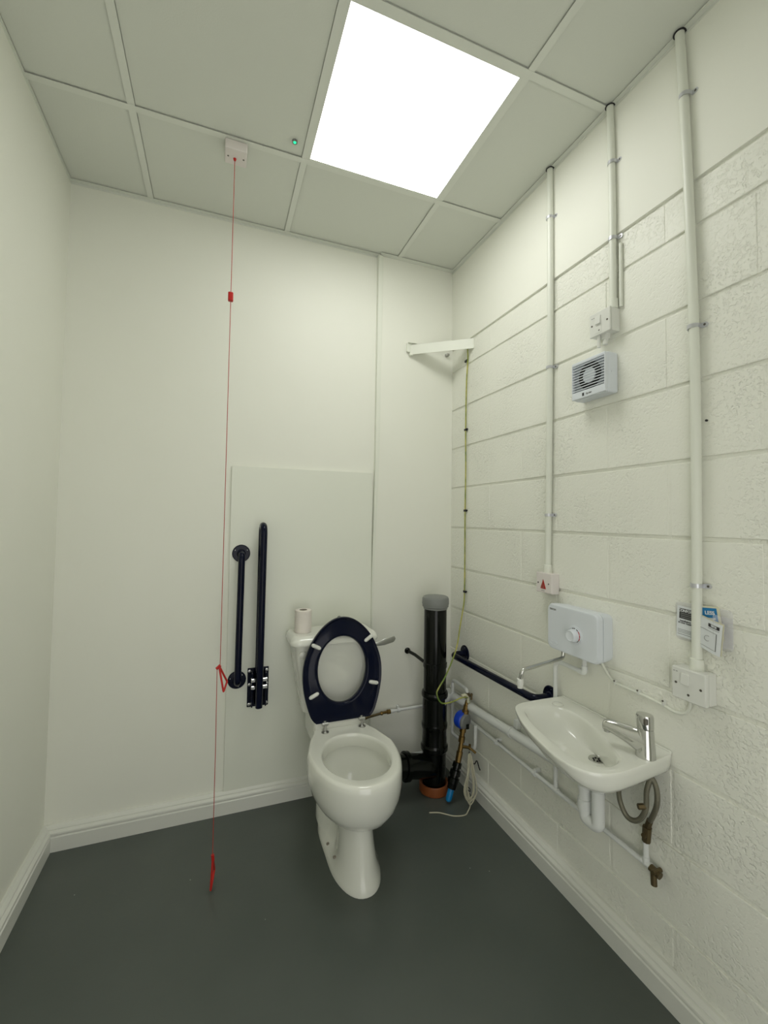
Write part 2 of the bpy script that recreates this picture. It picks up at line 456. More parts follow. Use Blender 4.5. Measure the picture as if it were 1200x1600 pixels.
rings = [
    shell(-.658, -.15, .099, .000, waist=wst(.04)),
    shell(-.660, -.15, .101, .004, waist=wst(.04)),
    shell(-.655, -.15, .098, .022, waist=wst(.08)),
    shell(-.647, -.15, .092, .040, waist=wst(.30)),
    shell(-.636, -.15, .083, .075, waist=wst(.44)),
    shell(-.624, -.14, .078, .120, waist=wst(.42)),
    shell(-.614, -.13, .075, .165, waist=wst(.34)),
    shell(-.609, -.12, .075, .200, waist=wst(.22), pb=3),
    shell(-.611, -.12, .078, .214, waist=wst(.12), pb=3, sq=False),
    shell(-.626, -.11, .094, .218, pb=3, sq=False),
    shell(-.654, -.10, .120, .228, pb=3),
    shell(-.684, -.10, .148, .250, pb=3.2),
    shell(-.706, -.10, .166, .282, pb=3.2),
    shell(-.718, -.10, .176, .318, pb=3.2),
    shell(-.724, -.10, .181, .355, pb=3.4, pf=2.15),
    shell(-.724, -.10, .181, .388, pb=3.4, pf=2.15),
    shell(-.721, -.10, .179, .409, pb=3.4, pf=2.15),
    shell(-.715, -.10, .174, .4175, pb=3.4, pf=2.15),
    shell(-.706, -.10, .167, RZ, pb=3.4, pf=2.15)]
# inner edge of the rim and the basin
def inner(yf, yb, hw, z): return shell(yf, yb, hw, z, pf=2.05, pb=2.05, mid=(yf+yb)/2, sq=False)
rings += [inner(-.676, -.328, .138, RZ), inner(-.671, -.334, .132, RZ-.004), inner(-.668, -.338, .129, RZ-.014), inner(-.667, -.339, .129, RZ-.050), inner(-.674, -.332, .135, RZ-.055),
          inner(-.668, -.337, .130, RZ-.085), inner(-.645, -.352, .110, RZ-.130), inner(-.600, -.375, .075, RZ-.175), inner(-.560, -.400, .045, RZ-.195), inner(-.520, -.440, .022, RZ-.200)]
bm = new(); loft(bm, rings, True, True)
link('pan', bm, m_porc, to, ang=60)
# seat shelf at the back of the pan
bm = new(); box(bm, (TX-.118, -.262, .340), (TX+.118, -.045, .452), .016, 4)
link('cistern_shelf', bm, m_porc, to)
for x, y in ((TX-.099, -.425), (TX-.091, -.500)):
    p = trot((x+.012, y, .046)); link('fixing_hole', lathe(new(), [(0, 0), (.0045, 0), (.0045, .004), (.0062, .005), (.0062, .001)], p, (-.25, 0, 1), 12), m_card, to)

# cistern: tapered tank and overhanging lid
CX = 1.140
def rrect(cx, yf, yb, hw, z, r, n=6):
    pts = []
    for (sx, sy, a0) in ((1, 1, 0), (-1, 1, PI/2), (-1, -1, PI), (1, -1, 3*PI/2)):
        ccx = cx+sx*(hw-r); ccy = (yb-r) if sy > 0 else (yf+r)
        for k in range(n+1):
            t = a0+PI/2*k/n; pts.append(Vector((ccx+r*math.cos(t), ccy+r*math.sin(t), z)))
    return pts
bm = new()
loft(bm, [rrect(CX+.003, -.150, BY-.002, .128, .448, .03), rrect(CX+.003, -.165, BY-.002, .140, .456, .035), rrect(CX+.002, -.178, BY-.002, .155, .55, .038), rrect(CX, -.190, BY-.002, .172, .66, .038), rrect(CX, -.198, BY-.002, .184, .772, .038)])
ci = link('cistern_tank', bm, m_porc, to, ang=50)
bm = new()
loft(bm, [rrect(CX, -.212, BY-.003, .196, .768, .035), rrect(CX, -.224, BY-.002, .204, .772, .04), rrect(CX, -.227, BY-.002, .2065, .786, .042), rrect(CX, -.219, BY-.004, .200, .800, .04), rrect(CX, -.205, BY-.012, .188, .809, .035), rrect(CX, -.190, BY-.02, .175, .811, .03)])
link('cistern_lid', bm, m_porc, to, ang=50)
link('blanking_plug', lathe(new(), [(0, 0), (.014, 0), (.016, .003), (.0155, .008), (.011, .011), (0, .012)], (.988, -.192, .728), (0, -1, 0), 24), m_porc, to)
# spatula flush lever
bm = new()
cyl(bm, (CX+.165, -.19, .752), (CX+.165, -.225, .752), .010)
pts = smooth([(CX+.165, -.226, .752), (CX+.205, -.228, .757), (CX+.245, -.226, .765), (CX+.285, -.222, .772)], 6)
rg = []
for i, p in enumerate(pts):
    t = i/(len(pts)-1); hz = .007+.008*min(1, max(0, (t-.15)/.4)); hz *= (1-max(0, (t-.86)/.14)**2*.75)
    rg.append([p+Vector((0, .0035*math.cos(a), hz*math.sin(a))) for a in [2*PI*k/16 for k in range(16)]])
loft(bm, rg); link('flush_lever', bm, m_steel, to)

# seat standing open, leaning on the cistern
ZB, ZT = .450, .893; SH = ZT-ZB
SXB = TX+.012
def seaty(z): return -.272+(z-ZB)/SH*.034
table = [(0, .122), (.02, .132), (.07, .147), (.2, .166), (.33, .178), (.455, .1815), (.56, .177), (.66, .164), (.765, .143), (.86, .113), (.94, .075), (.985, .038), (1.0, 0)]
right_side = [(w, ZB+SH*t) for t, w in table]
def outl(shr, n=96):
    pts = [(w, z) for w, z in right_side]+[(-w, z) for w, z in right_side[-2::-1]]
    P = [Vector((w, z, 0)) for w, z in pts]
    sm = smooth(P, 12)
    # resample by arc length
    ln = [0]
    for a, c in zip(sm, sm[1:]): ln.append(ln[-1]+(c-a).length)
    out = []
    tot = ln[-1]; j = 0
    for k in range(n):
        s = tot*k/(n-1)
        while j < len(ln)-2 and ln[j+1] < s: j += 1
        t = (s-ln[j])/max(1e-9, ln[j+1]-ln[j]); out.append(sm[j].lerp(sm[j+1], t))
    # close with bottom edge
    for k in range(1, 16):
        out.append(out[n-1].lerp(out[0], k/16))
    c = Vector((0, ZB+SH*.5, 0))
    res = []
    m_ = len(out)
    for i, p in enumerate(out):
        d = (out[(i+1) % m_]-out[i-1]).normalized(); nn = Vector((d.y, -d.x, 0))
        if nn.dot(p-c) < 0: nn = -nn
        res.append(p-nn*shr)
    return res
o0 = outl(0)
hc = Vector((-.003, ZB+SH*.487, 0))
def hole(scale, ref):
    out = []
    for p in ref:
        a = math.atan2((p-hc).y, (p-hc).x)
        rx, rz = .1115+scale, .143+scale
        c, s = math.cos(a), math.sin(a); rad = 1/math.sqrt((c/rx)**2+(s/rz)**2)
        out.append(hc+Vector((c*rad, s*rad, 0)))
    return out
def to3(pts, off): return [Vector((SXB+p.x, seaty(p.y)+off, p.y)) for p in pts]
T = .022
rings = [to3(o0, .0), to3(outl(-.0005), .006), to3(outl(-.0005), T*.6), to3(outl(.004), T), to3(hole(.010, o0), T+.006), to3(hole(.002, o0), T+.004), to3(hole(-.001, o0), .010), to3(hole(.003, o0), .002), to3(hole(.012, o0), -.002),
         to3([p.lerp(q, .45) for p, q in zip(hole(.012, o0), outl(.008))], .0045), to3(outl(.010), .0045), to3(outl(.0045), .0)]
bm = new(); vs = [[bm.verts.new(p) for p in r] for r in rings]; n_ = len(vs[0])
for i in range(len(vs)):
    a, c = vs[i], vs[(i+1) % len(vs)]
    for k in range(n_): bm.faces.new((a[k], a[(k+1) % n_], c[(k+1) % n_], c[k]))
seat = link('seat', bm, m_navy, to, ang=40)
for (px, pz, ang) in ((-.124, .775, -28), (.119, .792, 34), (-.133, .570, 25), (.141, .595, -14)):
    a = math.radians(ang); d = Vector((math.cos(a), 0, math.sin(a)))*.0145
    c = Vector((SXB+px, seaty(pz)-.003, pz))
    bm = new(); sweep(bm, [c-d*1.6, c-d*1.45, c-d, c+d, c+d*1.45, c+d*1.6], [.002, .006, .0085, .0085, .006, .002], 14)
    link('seat_buffer', bm, m_plas, seat)
for sx in (-.083, .083):
    px = SXB+sx-.004
    bm = new()
    lathe(bm, [(0, 0), (.016, 0), (.0165, .003), (.011, .006), (.006, .008), (.0055, .030), (0, .030)], (px, -.292, RZ), (0, 0, 1), 24)
    cyl(bm, (px-.012, -.286, RZ+.032), (px+.014, -.286, RZ+.032), .0075, 16)
    sweep(bm, [(px, -.288, RZ+.028), (px+.001, -.278, ZB+.010)], .006, 12)
    link('hinge', bm, m_steel, to)

# toilet roll on the cistern lid
tr = thing('toilet_roll', (1.000, -.118, .811), 'white toilet roll standing on the left end of the cistern lid', 'toilet roll')
bm = new(); lathe(bm, [(.018, 0), (.037, 0), (.0385, .004), (.0385, .097), (.037, .101), (.018, .101), (.018, 0)], (1.003, -.118, .8112), (0, 0, 1), 40)
link('paper', bm, m_roll, tr)
bm = new(); lathe(bm, [(.0165, 0), (.018, 0), (.018, .1015), (.0165, .1015), (.0165, 0)], (1.003, -.118, .8112), (0, 0, 1), 32); link('core', bm, m_card, tr)

# small grey clip on the board above the lid
bm = new(); lathe(bm, [(0, 0), (.011, 0), (.011, .006), (.007, .012), (0, .013)], (1.205, BY, .838), (0, -1, 0), 20); cyl(bm, (1.205, BY-.004, .838), (1.205, BY-.004, .815), .006, 12)
tag(link('wall_clip', bm, m_grey), 'small grey clip on the board just above the cistern lid', 'clip')

# ------------------------------------------------------------ black soil stack
SX, SY = 1.657, -.188
ss = thing('soil_stack', (SX, SY, 0), 'black capped soil pipe standing in the corner right of the toilet', 'soil pipe')
bm = new()
lathe(bm, [(0, .02), (.0565, .02), (.0565, .930), (0, .930)], (SX, SY, 0), n=40)
link('pipe', bm, m_blk, ss)
bm = new()
def coll(z0, z1, r, lip=.004): return [(r, z0), (r+lip, z0+.002), (r+lip, z0+.016), (r, z0+.022), (r, z1-.022), (r+lip, z1-.016), (r+lip, z1-.002), (r, z1), (.05, z1+.002)]
lathe(bm, [(.05, .055)]+[(.0575, .06), (.0590, .19), (.064, .200), (.0675, .205), (.0675, .222), (.0635, .228), (.0610, .235), (.0610, .262), (.0595, .268), (.0600, .300), (.0625, .306), (.0645, .318), (.0645, .330), (.0610, .338), (.0605, .455), (.0645, .460), (.0660, .466), (.0660, .478), (.0625, .486), (.050, .488)], (SX, SY, 0), n=40)
link('branch_socket', bm, m_blk, ss)
bm = new()
lathe(bm, [(0, .955), (.055, .955), (.062, .952), (.0665, .944), (.0675, .918), (.0655, .914), (.0655, .905), (.060, .899), (.060, .893), (.054, .893), (0, .893)], (SX, SY, 0), n=40)
link('cap', bm, m_grey, ss)
bm = new(); lathe(bm, [(.05, 0), (.068, 0), (.0725, .004), (.0735, .040), (.070, .047), (.063, .045), (.060, .025), (.05, .02), (.05, 0)], (SX, SY, 0), n=40)
link('collar', bm, m_terra, ss)
# side branch to the pan
bm = new()
P0, P1, P2 = Vector((SX-.02, SY-.005, .120)), Vector((SX-.13, SY-.02, .150)), Vector((1.33, SY-.02, .175))
sweep(bm, [P0, P1, P2], [.056, .056, .056], 32)
d = (P2-P1).normalized()
for q in (.085, .10): pass
A_ = P1.lerp(P2, .10)
sweep(bm, [A_, A_+d*.003, A_+d*.022, A_+d*.026], [.057, .066, .066, .057], 32)
A_ = P1.lerp(P2, .62); sweep(bm, [A_, A_+d*.003, A_+d*.03, A_+d*.034], [.057, .064, .064, .057], 32)
link('branch_pipe', bm, m_blk, ss)
bm = new()
sweep(bm, [(SX-.045, SY+.03, .622), (1.600, -.075, .634), (1.585, -.028, .640)], [.0085, .0085, .0085], 14)
lathe(bm, [(0, 0), (.016, 0), (.016, .006), (.010, .012), (0, .012)], (1.583, -.0125, .640), (0, -1, 0), 18)
lathe(bm, [(.0568, .604), (.0600, .606), (.0600, .626), (.0568, .628)], (SX, SY, 0), n=40)
link('wall_bracket', bm, m_blk, ss)
bm = new()
for z0, z1 in ((.430, .458),):
    rg = []
    for zz in (z0, z1):
        rg.append([Vector((SX+.0615*math.cos(a), SY+.0615*math.sin(a), zz)) for a in [math.radians(q) for q in (-62, -56, -50, -44)]])
    for k in range(3):
        bm.faces.new([bm.verts.new(p) for p in (rg[0][k], rg[0][k+1], rg[1][k+1], rg[1][k])])
link('sticker', bm, m_paper, ss)

# ------------------------------------------------------------ horizontal grab rail on the right wall
rail([(W, -.165, .645), (W-.078, -.165, .645), (W-.078, -.790, .660), (W, -.790, .660)], .0150,
     'dark blue horizontal grab rail on the block wall left of the basin', [((W, -.165, .645), .3), ((W, -.790, .660), .3)], (-1, 0, 0))

# ------------------------------------------------------------ pipes low on the walls
def saddle(bm, p, r, d, nrm, wl=.010):
    """loop round a pipe at p with a stub to the wall"""
    p, d, n = Vector(p), Vector(d).normalized(), Vector(nrm)
    sweep(bm, [p-d*wl/2, p+d*wl/2], r+.003, 18)
    s = n.cross(d).normalized()
    c = p+n*(r+.004)
    for a in (-1, 1):
        pass
wp = thing('waste_pipe', (W-.04, -.55, .40), 'thick white waste pipe sloping along the block wall behind the basin', 'pipe')
wpts = [(W-.040, -.100, .408), (W-.040, -.150, .412), (W-.040, -.960, .468)]
link('pipe', sweep(new(), wpts, .0195, 20), m_pipe, wp)
bm = new(); cyl(bm, (W-.040, -.055, .405), (W-.040, -.120, .409), .026, 24); cyl(bm, (1.715, -.155, .404), (W-.045, -.090, .407), .0195, 20); link('elbow', bm, m_pipe, wp)
bm = new(); saddle(bm, (W-.040, -.600, .4435), .0195, (0, -1, .07), (1, 0, 0), .014)
box(bm, (W-.022, -.612, .455), (W, -.590, .492), .003, 2); link('pipe_clip', bm, m_pipe, wp)

# trap under the basin
tb = thing('basin_trap', (1.755, -1.08, .37), 'white plastic bottle-style trap hanging under the basin', 'trap')
TXx, TYy = 1.752, -1.098
bm = new(); lathe(bm, [(0, .565), (.020, .565), (.020, .548), (.0235, .546), (.0235, .528), (.020, .524), (0, .524)], (TXx, TYy, 0), n=28); link('waste_outlet', bm, m_grey, tb)
bm = new(); lathe(bm, [(0, .524), (.0245, .524), (.0245, .506), (.0195, .500), (.0190, .405)], (TXx, TYy, 0), n=28)
sweep(bm, rounded([(TXx, TYy, .42), (TXx, TYy, .388), (TXx-.002, TYy+.05, .388), (TXx-.002, TYy+.05, .42)], .03, 8), .0190, 22)
lathe(bm, [(.019, .412), (.0225, .414), (.0235, .432), (.0225, .448), (.0190, .450), (.0190, .480), (.0225, .482), (.0225, .498), (.018, .50)], (TXx-.002, TYy+.05, 0), n=28)
sweep(bm, rounded([(TXx-.002, TYy+.05, .48), (TXx-.002, TYy+.05, .533), (W-.046, -1.005, .510), (W-.040, -.955, .468)], .02, 6), .0175, 20)
link('trap_body', bm, m_pipe, tb)
bm = new()
e0, e1 = Vector((W-.040, -.940, .4668)), Vector((W-.0405, -.990, .472))
dd = (e1-e0).normalized()
for q in (0, .024): sweep(bm, [e0+dd*q, e0+dd*(q+.003), e0+dd*(q+.015), e0+dd*(q+.018)], [.020, .0265, .0265, .020], 22)
link('union', bm, m_pipe, tb)

cp = thing('cold_water_pipe', (W-.025, -.65, .33), 'thin white water pipe running low along the block wall under the basin', 'pipe')
ZC = .341
link('pipe', sweep(new(), [(W-.025, -.05, ZC), (W-.025, -1.222, ZC-.002)], .0078, 14), m_pipe, cp)
link('pipe', sweep(new(), [(W-.025, -1.206, ZC), (W-.025, -1.206, .408)], .0078, 14), m_pipe, cp)
bm = new()
cyl(bm, (W-.025, -1.192, ZC), (W-.025, -1.222, ZC), .0098, 14); cyl(bm, (W-.025, -1.206, ZC-.002), (W-.025, -1.206, ZC+.018), .0098, 14)
link('tee', bm, m_pipe, cp)
bm = new(); cyl(bm, (W-.025, -.822, ZC), (W-.025, -.854, ZC), .0098, 14); link('tee', bm, m_pipe, cp)
for y in (-.476, -.728):
    bm = new(); cyl(bm, (W-.025, y-.006, ZC), (W-.025, y+.006, ZC), .0125, 16); box(bm, (W-.026, y-.006, ZC+.001), (W, y+.006, ZC+.016), .002, 1); link('pipe_clip', bm, m_pipe, cp)
# drain cock at the end
bm = new()
cyl(bm, (W-.025, -1.220, ZC-.002), (W-.025, -1.250, ZC-.006), .0105, 12); cyl(bm, (W-.030, -1.233, ZC-.004), (W-.032, -1.236, .302), .0085, 12); cyl(bm, (W-.043, -1.240, ZC+.001), (W-.010, -1.240, ZC+.001), .0065, 10)
link('drain_cock', bm, m_oldbrass, cp)
# isolating valve and flexible hose
iv = thing('tap_hose', (W-.05, -1.22, .43), 'grey braided flexible hose coiled under the right end of the basin', 'hose')
hp = smooth([(1.765, -1.152, .612), (1.765, -1.160, .560), (1.768, -1.163, .505), (1.772, -1.185, .470), (1.778, -1.215, .478), (1.782, -1.236, .520), (1.782, -1.240, .575), (1.790, -1.249, .612), (1.797, -1.259, .585), (1.797, -1.259, .545), (1.806, -1.240, .500), (1.815, -1.222, .470)], 9)
link('hose', sweep(new(), hp, .0072, 14), m_hose, iv)
bm = new(); sweep(bm, [(1.814, -1.224, .474), (1.8185, -1.212, .446)], .0095, 6); sweep(bm, [(1.8185, -1.212, .448), (1.819, -1.208, .404)], [.0125, .0115], 8); cyl(bm, (1.800, -1.214, .428), (1.820, -1.209, .428), .007, 10)
link('isolating_valve', bm, m_oldbrass, iv)
link('hose_nut', sweep(new(), [(1.762, -1.228, .528), (1.780, -1.236, .529)], .008, 6), m_oldbrass, iv)

# supply pipe up to the water heater
sp_ = thing('heater_supply_pipe', (W-.025, -.85, ZC), 'white pipe rising behind the basin to the underside of the water heater', 'pipe')
link('pipe', sweep(new(), rounded([(W-.022, -.838, ZC), (W-.022, -.838, .800), (W-.026, -.860, .818), (W-.030, -.985, .818), (W-.030, -.985, .885)], .018, 6), .0078, 14), m_pipe, sp_)
bm = new()
sweep(bm, rounded([(W-.029, -.960, .818), (W-.030, -.985, .818), (W-.030, -.985, .842)], .012, 5), .0100, 14)
link('elbow', bm, m_pipe, sp_)

# feed pipe on the back wall to the cistern
bp_ = thing('cistern_feed_pipe', (1.56, -.035, .33), 'thin white pipe with brass valve along the back wall to the cistern', 'pipe')
link('pipe', sweep(new(), [(1.475, -.036, .345), (W-.02, -.036, .350)], .0075, 14), m_pipe, bp_)
bm = new(); cyl(bm, (1.478, -.036, .345), (1.500, -.036, .345), .0098, 14); cyl(bm, (1.520, -.036, .346), (1.532, -.036, .346), .0112, 14); box(bm, (1.521, -.036, .346), (1.531, -.012, .366), .002, 1); link('pipe_clip', bm, m_pipe, bp_)
bm = new(); sweep(bm, [(1.425, -.038, .343), (1.432, -.038, .343), (1.440, -.037, .344), (1.462, -.037, .344), (1.463, -.036, .344), (1.480, -.036, .345)], [.008, .0105, .007, .007, .0115, .0115], 8)
link('valve', bm, m_brass, bp_)
link('tail', sweep(new(), smooth([(1.430, -.038, .343), (1.36, -.045, .338), (1.30, -.060, .335), (1.26, -.075, .37), (1.252, -.080, .46)], 6), .0062, 12), m_oldbrass, bp_)
bp2 = sweep(new(), [(1.40, -.048, .115), (W-.05, -.048, .106)], .0095, 14)
tag(link('low_water_pipe', bp2, m_pipe), 'white pipe just above the skirting behind the black soil pipe', 'pipe')

# ------------------------------------------------------------ water meter assembly in the corner
wm = thing('water_meter_assembly', (1.72, -.28, 0), 'brass valves with round blue water meter in the corner beside the soil pipe', 'water meter')
A0 = Vector((1.795, -.272, .470)); A1 = Vector((1.772, -.276, .355)); A2 = Vector((1.752, -.282, .240)); A3 = Vector((1.732, -.290, .175))
bm = new()
sweep(bm, [A0.lerp(A1, .15), A0.lerp(A1, .35), A0.lerp(A1, .36), A0.lerp(A1, .55), A0.lerp(A1, .56), A0.lerp(A1, .8)], [.007, .010, .013, .013, .017, .017], 8)
sweep(bm, [A1.lerp(A2, .25), A1.lerp(A2, .42), A1.lerp(A2, .43), A1.lerp(A2, .58), A1.lerp(A2, .60), A1.lerp(A2, .82), A1.lerp(A2, .83), A2, A2.lerp(A3, .3), A2.lerp(A3, .32), A3], [.016, .016, .012, .012, .0155, .0155, .010, .012, .012, .0155, .014], 8)
cyl(bm, A2+V(0, 0, .0), A2+V(.03, -.035, .006), .007, 10); cyl(bm, A2+V(.028, -.033, .006), A2+V(.048, -.058, -.012), .0055, 8); cyl(bm, A2+V(.03, -.033, -.004), A2+V(.03, -.033, .020), .006, 8)
link('brass_fittings', bm, m_brass, wm)
ax = Vector((-.10, -1, .10)).normalized(); mc = A1+V(-.003, .010, .003)
ax = Vector((-.25, -.95, .05)).normalized()
ax2 = Vector((.35, -.93, -.08)).normalized()
bm = new(); lathe(bm, [(0, -.026), (.036, -.024), (.042, -.014), (.042, .010), (.039, .014), (0, .014)], mc, ax2, 32); link('meter_body', bm, m_blue, wm)
bm = new(); lathe(bm, [(0, .014), (.037, .014), (.0375, .022), (.032, .027), (.014, .028), (0, .028)], mc, ax2, 32); mf = link('meter_face', bm, m_grey, wm)
fx = mc+ax2*.030
bm = new(); box(bm, (fx.x-.004, fx.y-.002, fx.z-.034), (fx.x+.012, fx.y+.004, fx.z-.010), .002, 1); link('meter_tag', bm, m_blk, wm)
# earth clamp on top
bm = new(); cyl(bm, A0+V(0, 0, -.010), A0+V(0, 0, .016), .011, 10); cyl(bm, A0+V(-.010, -.012, .004), A0+V(.022, -.006, .010), .006, 8); cyl(bm, A0+V(.012, -.016, -.012), A0+V(.014, -.014, .018), .005, 8)
link('earth_clamp', bm, m_oldbrass, wm)
# black valve body and blue cap at the bottom
B0 = A3+V(0, 0, 0); B1 = Vector((1.690, -.300, .062)); dB = B1-B0
bm = new(); qs = [(0, .010), (.02, .021), (.20, .022), (.22, .017), (.28, .017), (.30, .025), (.48, .026), (.50, .021), (.56, .021), (.58, .027), (.78, .026), (.80, .022), (.98, .020), (1, .014)]
sweep(bm, [B0+dB*t for t, r in qs], [r for t, r in qs], 22)
link('check_valve', bm, m_blk, wm)
e = dB.normalized(); B2 = B1+e*.058
sweep(bm := new(), [B1-e*.005, B1+e*.002, B1+e*.040, B1+e*.052, B2], [.012, .0145, .0150, .012, .004], 18)
link('blue_cap', bm, m_cyan, wm)

up_ = thing('bypass_pipe', (W-.045, -.2, .22), 'thin white U-shaped pipe in the corner around the blue meter', 'pipe')
bm = sweep(new(), rounded([(1.797, -.265, .470), (1.797, -.262, .500), (1.800, -.140, .500), (1.800, -.118, .490), (1.798, -.118, .222), (1.802, -.180, .222), (1.808, -.300, .224), (1.812, -.315, .245), (1.812, -.318, .350)], .018, 6), .0080, 14)
link('pipe', bm, m_pipe, up_)

# earth cable down the corner
ec = thing('earth_cable', (W-.006, -.168, .45), 'green and yellow earth cable running down the corner and looping over the soil pipe', 'cable')
xe = W-.006
cpts = [(xe-.012, -.196, 2.262), (xe-.004, -.190, 2.225), (xe, -.184, 2.19), (xe, -.172, 2.06), (xe, -.167, 1.82), (xe, -.170, 1.6), (xe, -.166, 1.39), (xe, -.167, 1.15), (xe, -.165, .965),
        (xe-.010, -.175, .900), (xe-.055, -.215, .800), (1.735, -.262, .705), (1.665, -.292, .600), (1.622, -.298, .545), (1.610, -.298, .515), (1.635, -.298, .470), (1.690, -.298, .467), (1.745, -.295, .478), (1.785, -.288, .472), (1.800, -.282, .440)]
link('cable', sweep(new(), smooth(cpts, 8), .0034, 10), m_earth, ec)
bm = new(); sweep(bm, smooth([(1.748, -.293, .486), (1.770, -.289, .487), (1.788, -.284, .470), (1.793, -.282, .445)], 5), [.007]*16, 8); link('label_tie', bm, m_cream, ec)
for z in (2.19, 1.82, 1.39, .965):
    bm = new(); box(bm, (W-.010, -.178, z-.006), (W, -.156, z+.006), .002, 1); cyl(bm, (W-.011, -.182, z+.002), (W-.002, -.182, z+.002), .0035, 8); link('cable_clip', bm, m_dark, ec)

# coiled spare cable by the floor
sc_ = thing('spare_cable', (1.74, -.38, 0), 'coiled pale cable hanging in the corner, tail lying on the floor', 'cable')
bm = new()
c0 = Vector((1.760, -.345, .235))
for k in range(5):
    dx, dy = random.uniform(-.008, .008), random.uniform(-.008, .008)
    wdt = .010+.005*k; zb_ = .030+.012*(k % 3)
    loop = smooth([c0+V(dx, dy, .0), V(1.752-wdt*.5+dx, -.362+dy, .16), V(1.742-wdt+dx, -.374+dy, .09), V(1.738+dx, -.380+dy, zb_), V(1.742+wdt+dx, -.388+dy, .09), V(1.752+wdt*.5+dx, -.372+dy, .16)], 6, closed=True)
    sweep(bm, loop, .0026, 8, closed=True)
link('coil', bm, m_cable, sc_)
link('tail', sweep(new(), smooth([(1.740, -.372, .080), (1.742, -.385, .030), (1.728, -.388, .0035), (1.700, -.405, .0030), (1.650, -.392, .0030), (1.600, -.352, .0030), (1.556, -.336, .0032)], 8), .0027, 8), m_cable, sc_)
link('loose_end', sweep(new(), smooth([(1.770, -.330, .235), (1.782, -.318, .20), (1.800, -.325, .170), (1.812, -.330, .185), (1.815, -.345, .160), (1.818, -.350, .150)], 6), .0028, 8), m_dark, sc_)
link('cable_tie', sweep(new(), smooth([(1.736, -.366, .090), (1.742, -.360, .094), (1.748, -.372, .090), (1.742, -.382, .086)], 5, closed=True), .0022, 6, closed=True), m_dark, sc_)

# ------------------------------------------------------------ corner bracket high up
cb = thing('corner_bracket', (1.70, -.12, 2.25), 'white painted metal bar bracket spanning the corner near the top of the blocks', 'bracket')
A_, B_ = Vector((1.572, -.022, 0)), Vector((W-.002, -.236, 0))
d = (B_-A_).normalized(); n = Vector((d.y, -d.x, 0))
if n.y > 0: n = -n
bm = new()
z0, z1 = 2.236, 2.291
prism(bm, [A_+V(0, 0, z0), B_+V(0, 0, z0), B_+V(0, 0, z1), A_+V(0, 0, z1)], -n*.003)
prism(bm, [A_+V(0, 0, z1-.003), B_+V(0, 0, z1-.003), B_-n*.03+V(0, 0, z1-.003)-d*.03, A_-n*.020+V(0, 0, z1-.003)+d*.01], (0, 0, .003))
bmesh.ops.bevel(bm, geom=bm.edges[:], offset=.0008, segments=1, affect='EDGES')
link('bar', bm, m_board, cb)
bm = new(); box(bm, (1.556, -.028, 2.250), (1.584, -.0125, 2.300), .003, 2); box(bm, (1.560, -.040, 2.296), (1.610, -.0125, 2.300), .001, 1); box(bm, (1.572, -.032, 2.232), (1.592, -.0125, 2.242), .002, 1); link('end_plate', bm, m_board, cb)
bm = new(); box(bm, (W-.006, -.236, 2.238), (W, -.165, 2.289), .0015, 1); link('end_plate', bm, m_board, cb)
bm = new(); box(bm, (1.795, -.035, 2.262), (1.815, -.0125, 2.275), .002, 1); link('wall_fixing', bm, m_steel, cb)

# ------------------------------------------------------------ conduits
def clip_on(parent, y, z, r, side=-1):
    bm = new(); x = W-r-.003
    pts = []
    for k in range(13):
        t = -PI/2+PI*k/12
        pts.append(Vector((x-(r+.0015)*math.cos(t), y+side*-1*(r+.0015)*math.sin(t), z)))
    pts = [V(W-.002, pts[0].y, z)]+pts+[V(W-.002, pts[-1].y, z)]
    rg = []
    for i_, p in enumerate(pts):
        c = Vector((x, y, z)) if 0 < i_ < len(pts)-1 else V(p.x, y, z); o = (p-c).normalized()
        rg.append([p-o*.0008+V(0, 0, -.0055), p+o*.0008+V(0, 0, -.0055), p+o*.0008+V(0, 0, .0055), p-o*.0008+V(0, 0, .0055)])
    loft(bm, rg)
    ysd = y+side*(r+.0015)
    # lug with rounded end
    lug = [V(W-.0055, ysd, z-.0065), V(W-.0055, ysd+side*.010, z-.0065)]+[V(W-.0055, ysd+side*(.010+.0065*math.cos(a)), z+.0065*math.sin(a)) for a in [-PI/3, 0, PI/3]]+[V(W-.0055, ysd+side*.010, z+.0065), V(W-.0055, ysd, z+.0065)]
    prism(bm, lug, (.0055, 0, 0))
    box(bm, (W-.010, y-side*(r+.005)-.0025, z-.005), (W-.001, y-side*(r+.005)+.0025, z+.003), .001, 1)
    c = link('saddle_clip', bm, m_zinc, parent)
    screw((W-.0056, ysd+side*.009, z), (-1, 0, 0), c, .0033)
def conduit(label, pts, r, clips, base, wide=None):
    root = thing('conduit', base, label, 'conduit', None)
    x = W-r-.003
    P = [V(x, y, z) for y, z in pts]
    link('tube', sweep(new(), smooth(P, 6), r, 18), m_cond, root)
    for y, z in clips: clip_on(root, y, z, r)
    if wide:
        link('adaptor', sweep(new(), [(x, wide[0], wide[1]), (x, wide[0], wide[1]+.003), (x, wide[0], wide[1]+.032), (x, wide[0], wide[1]+.034)], [r+.004, r+.005, r+.0035, r], 18), m_cond, root)
    # hole cut in the ceiling edge trim
    y, z = pts[0]
    link('ceiling_hole', lathe(new(), [(0, -.0005), (r+.0042, -.0005), (r+.0042, .0015), (0, .0015)], (x, y, H-.0022), (0, 0, 1), 24), m_dark, root)
    return root
conduit('white painted conduit nearest the corner, running from ceiling to the red triangle box', [(-.805, H), (-.806, 2.3), (-.800, 1.7), (-.790, 1.140)], .0120, [(-.804, 2.553), (-.802, 1.947), (-.794, 1.364)], (W-.015, -.79, 1.14), (-.790, 1.136))
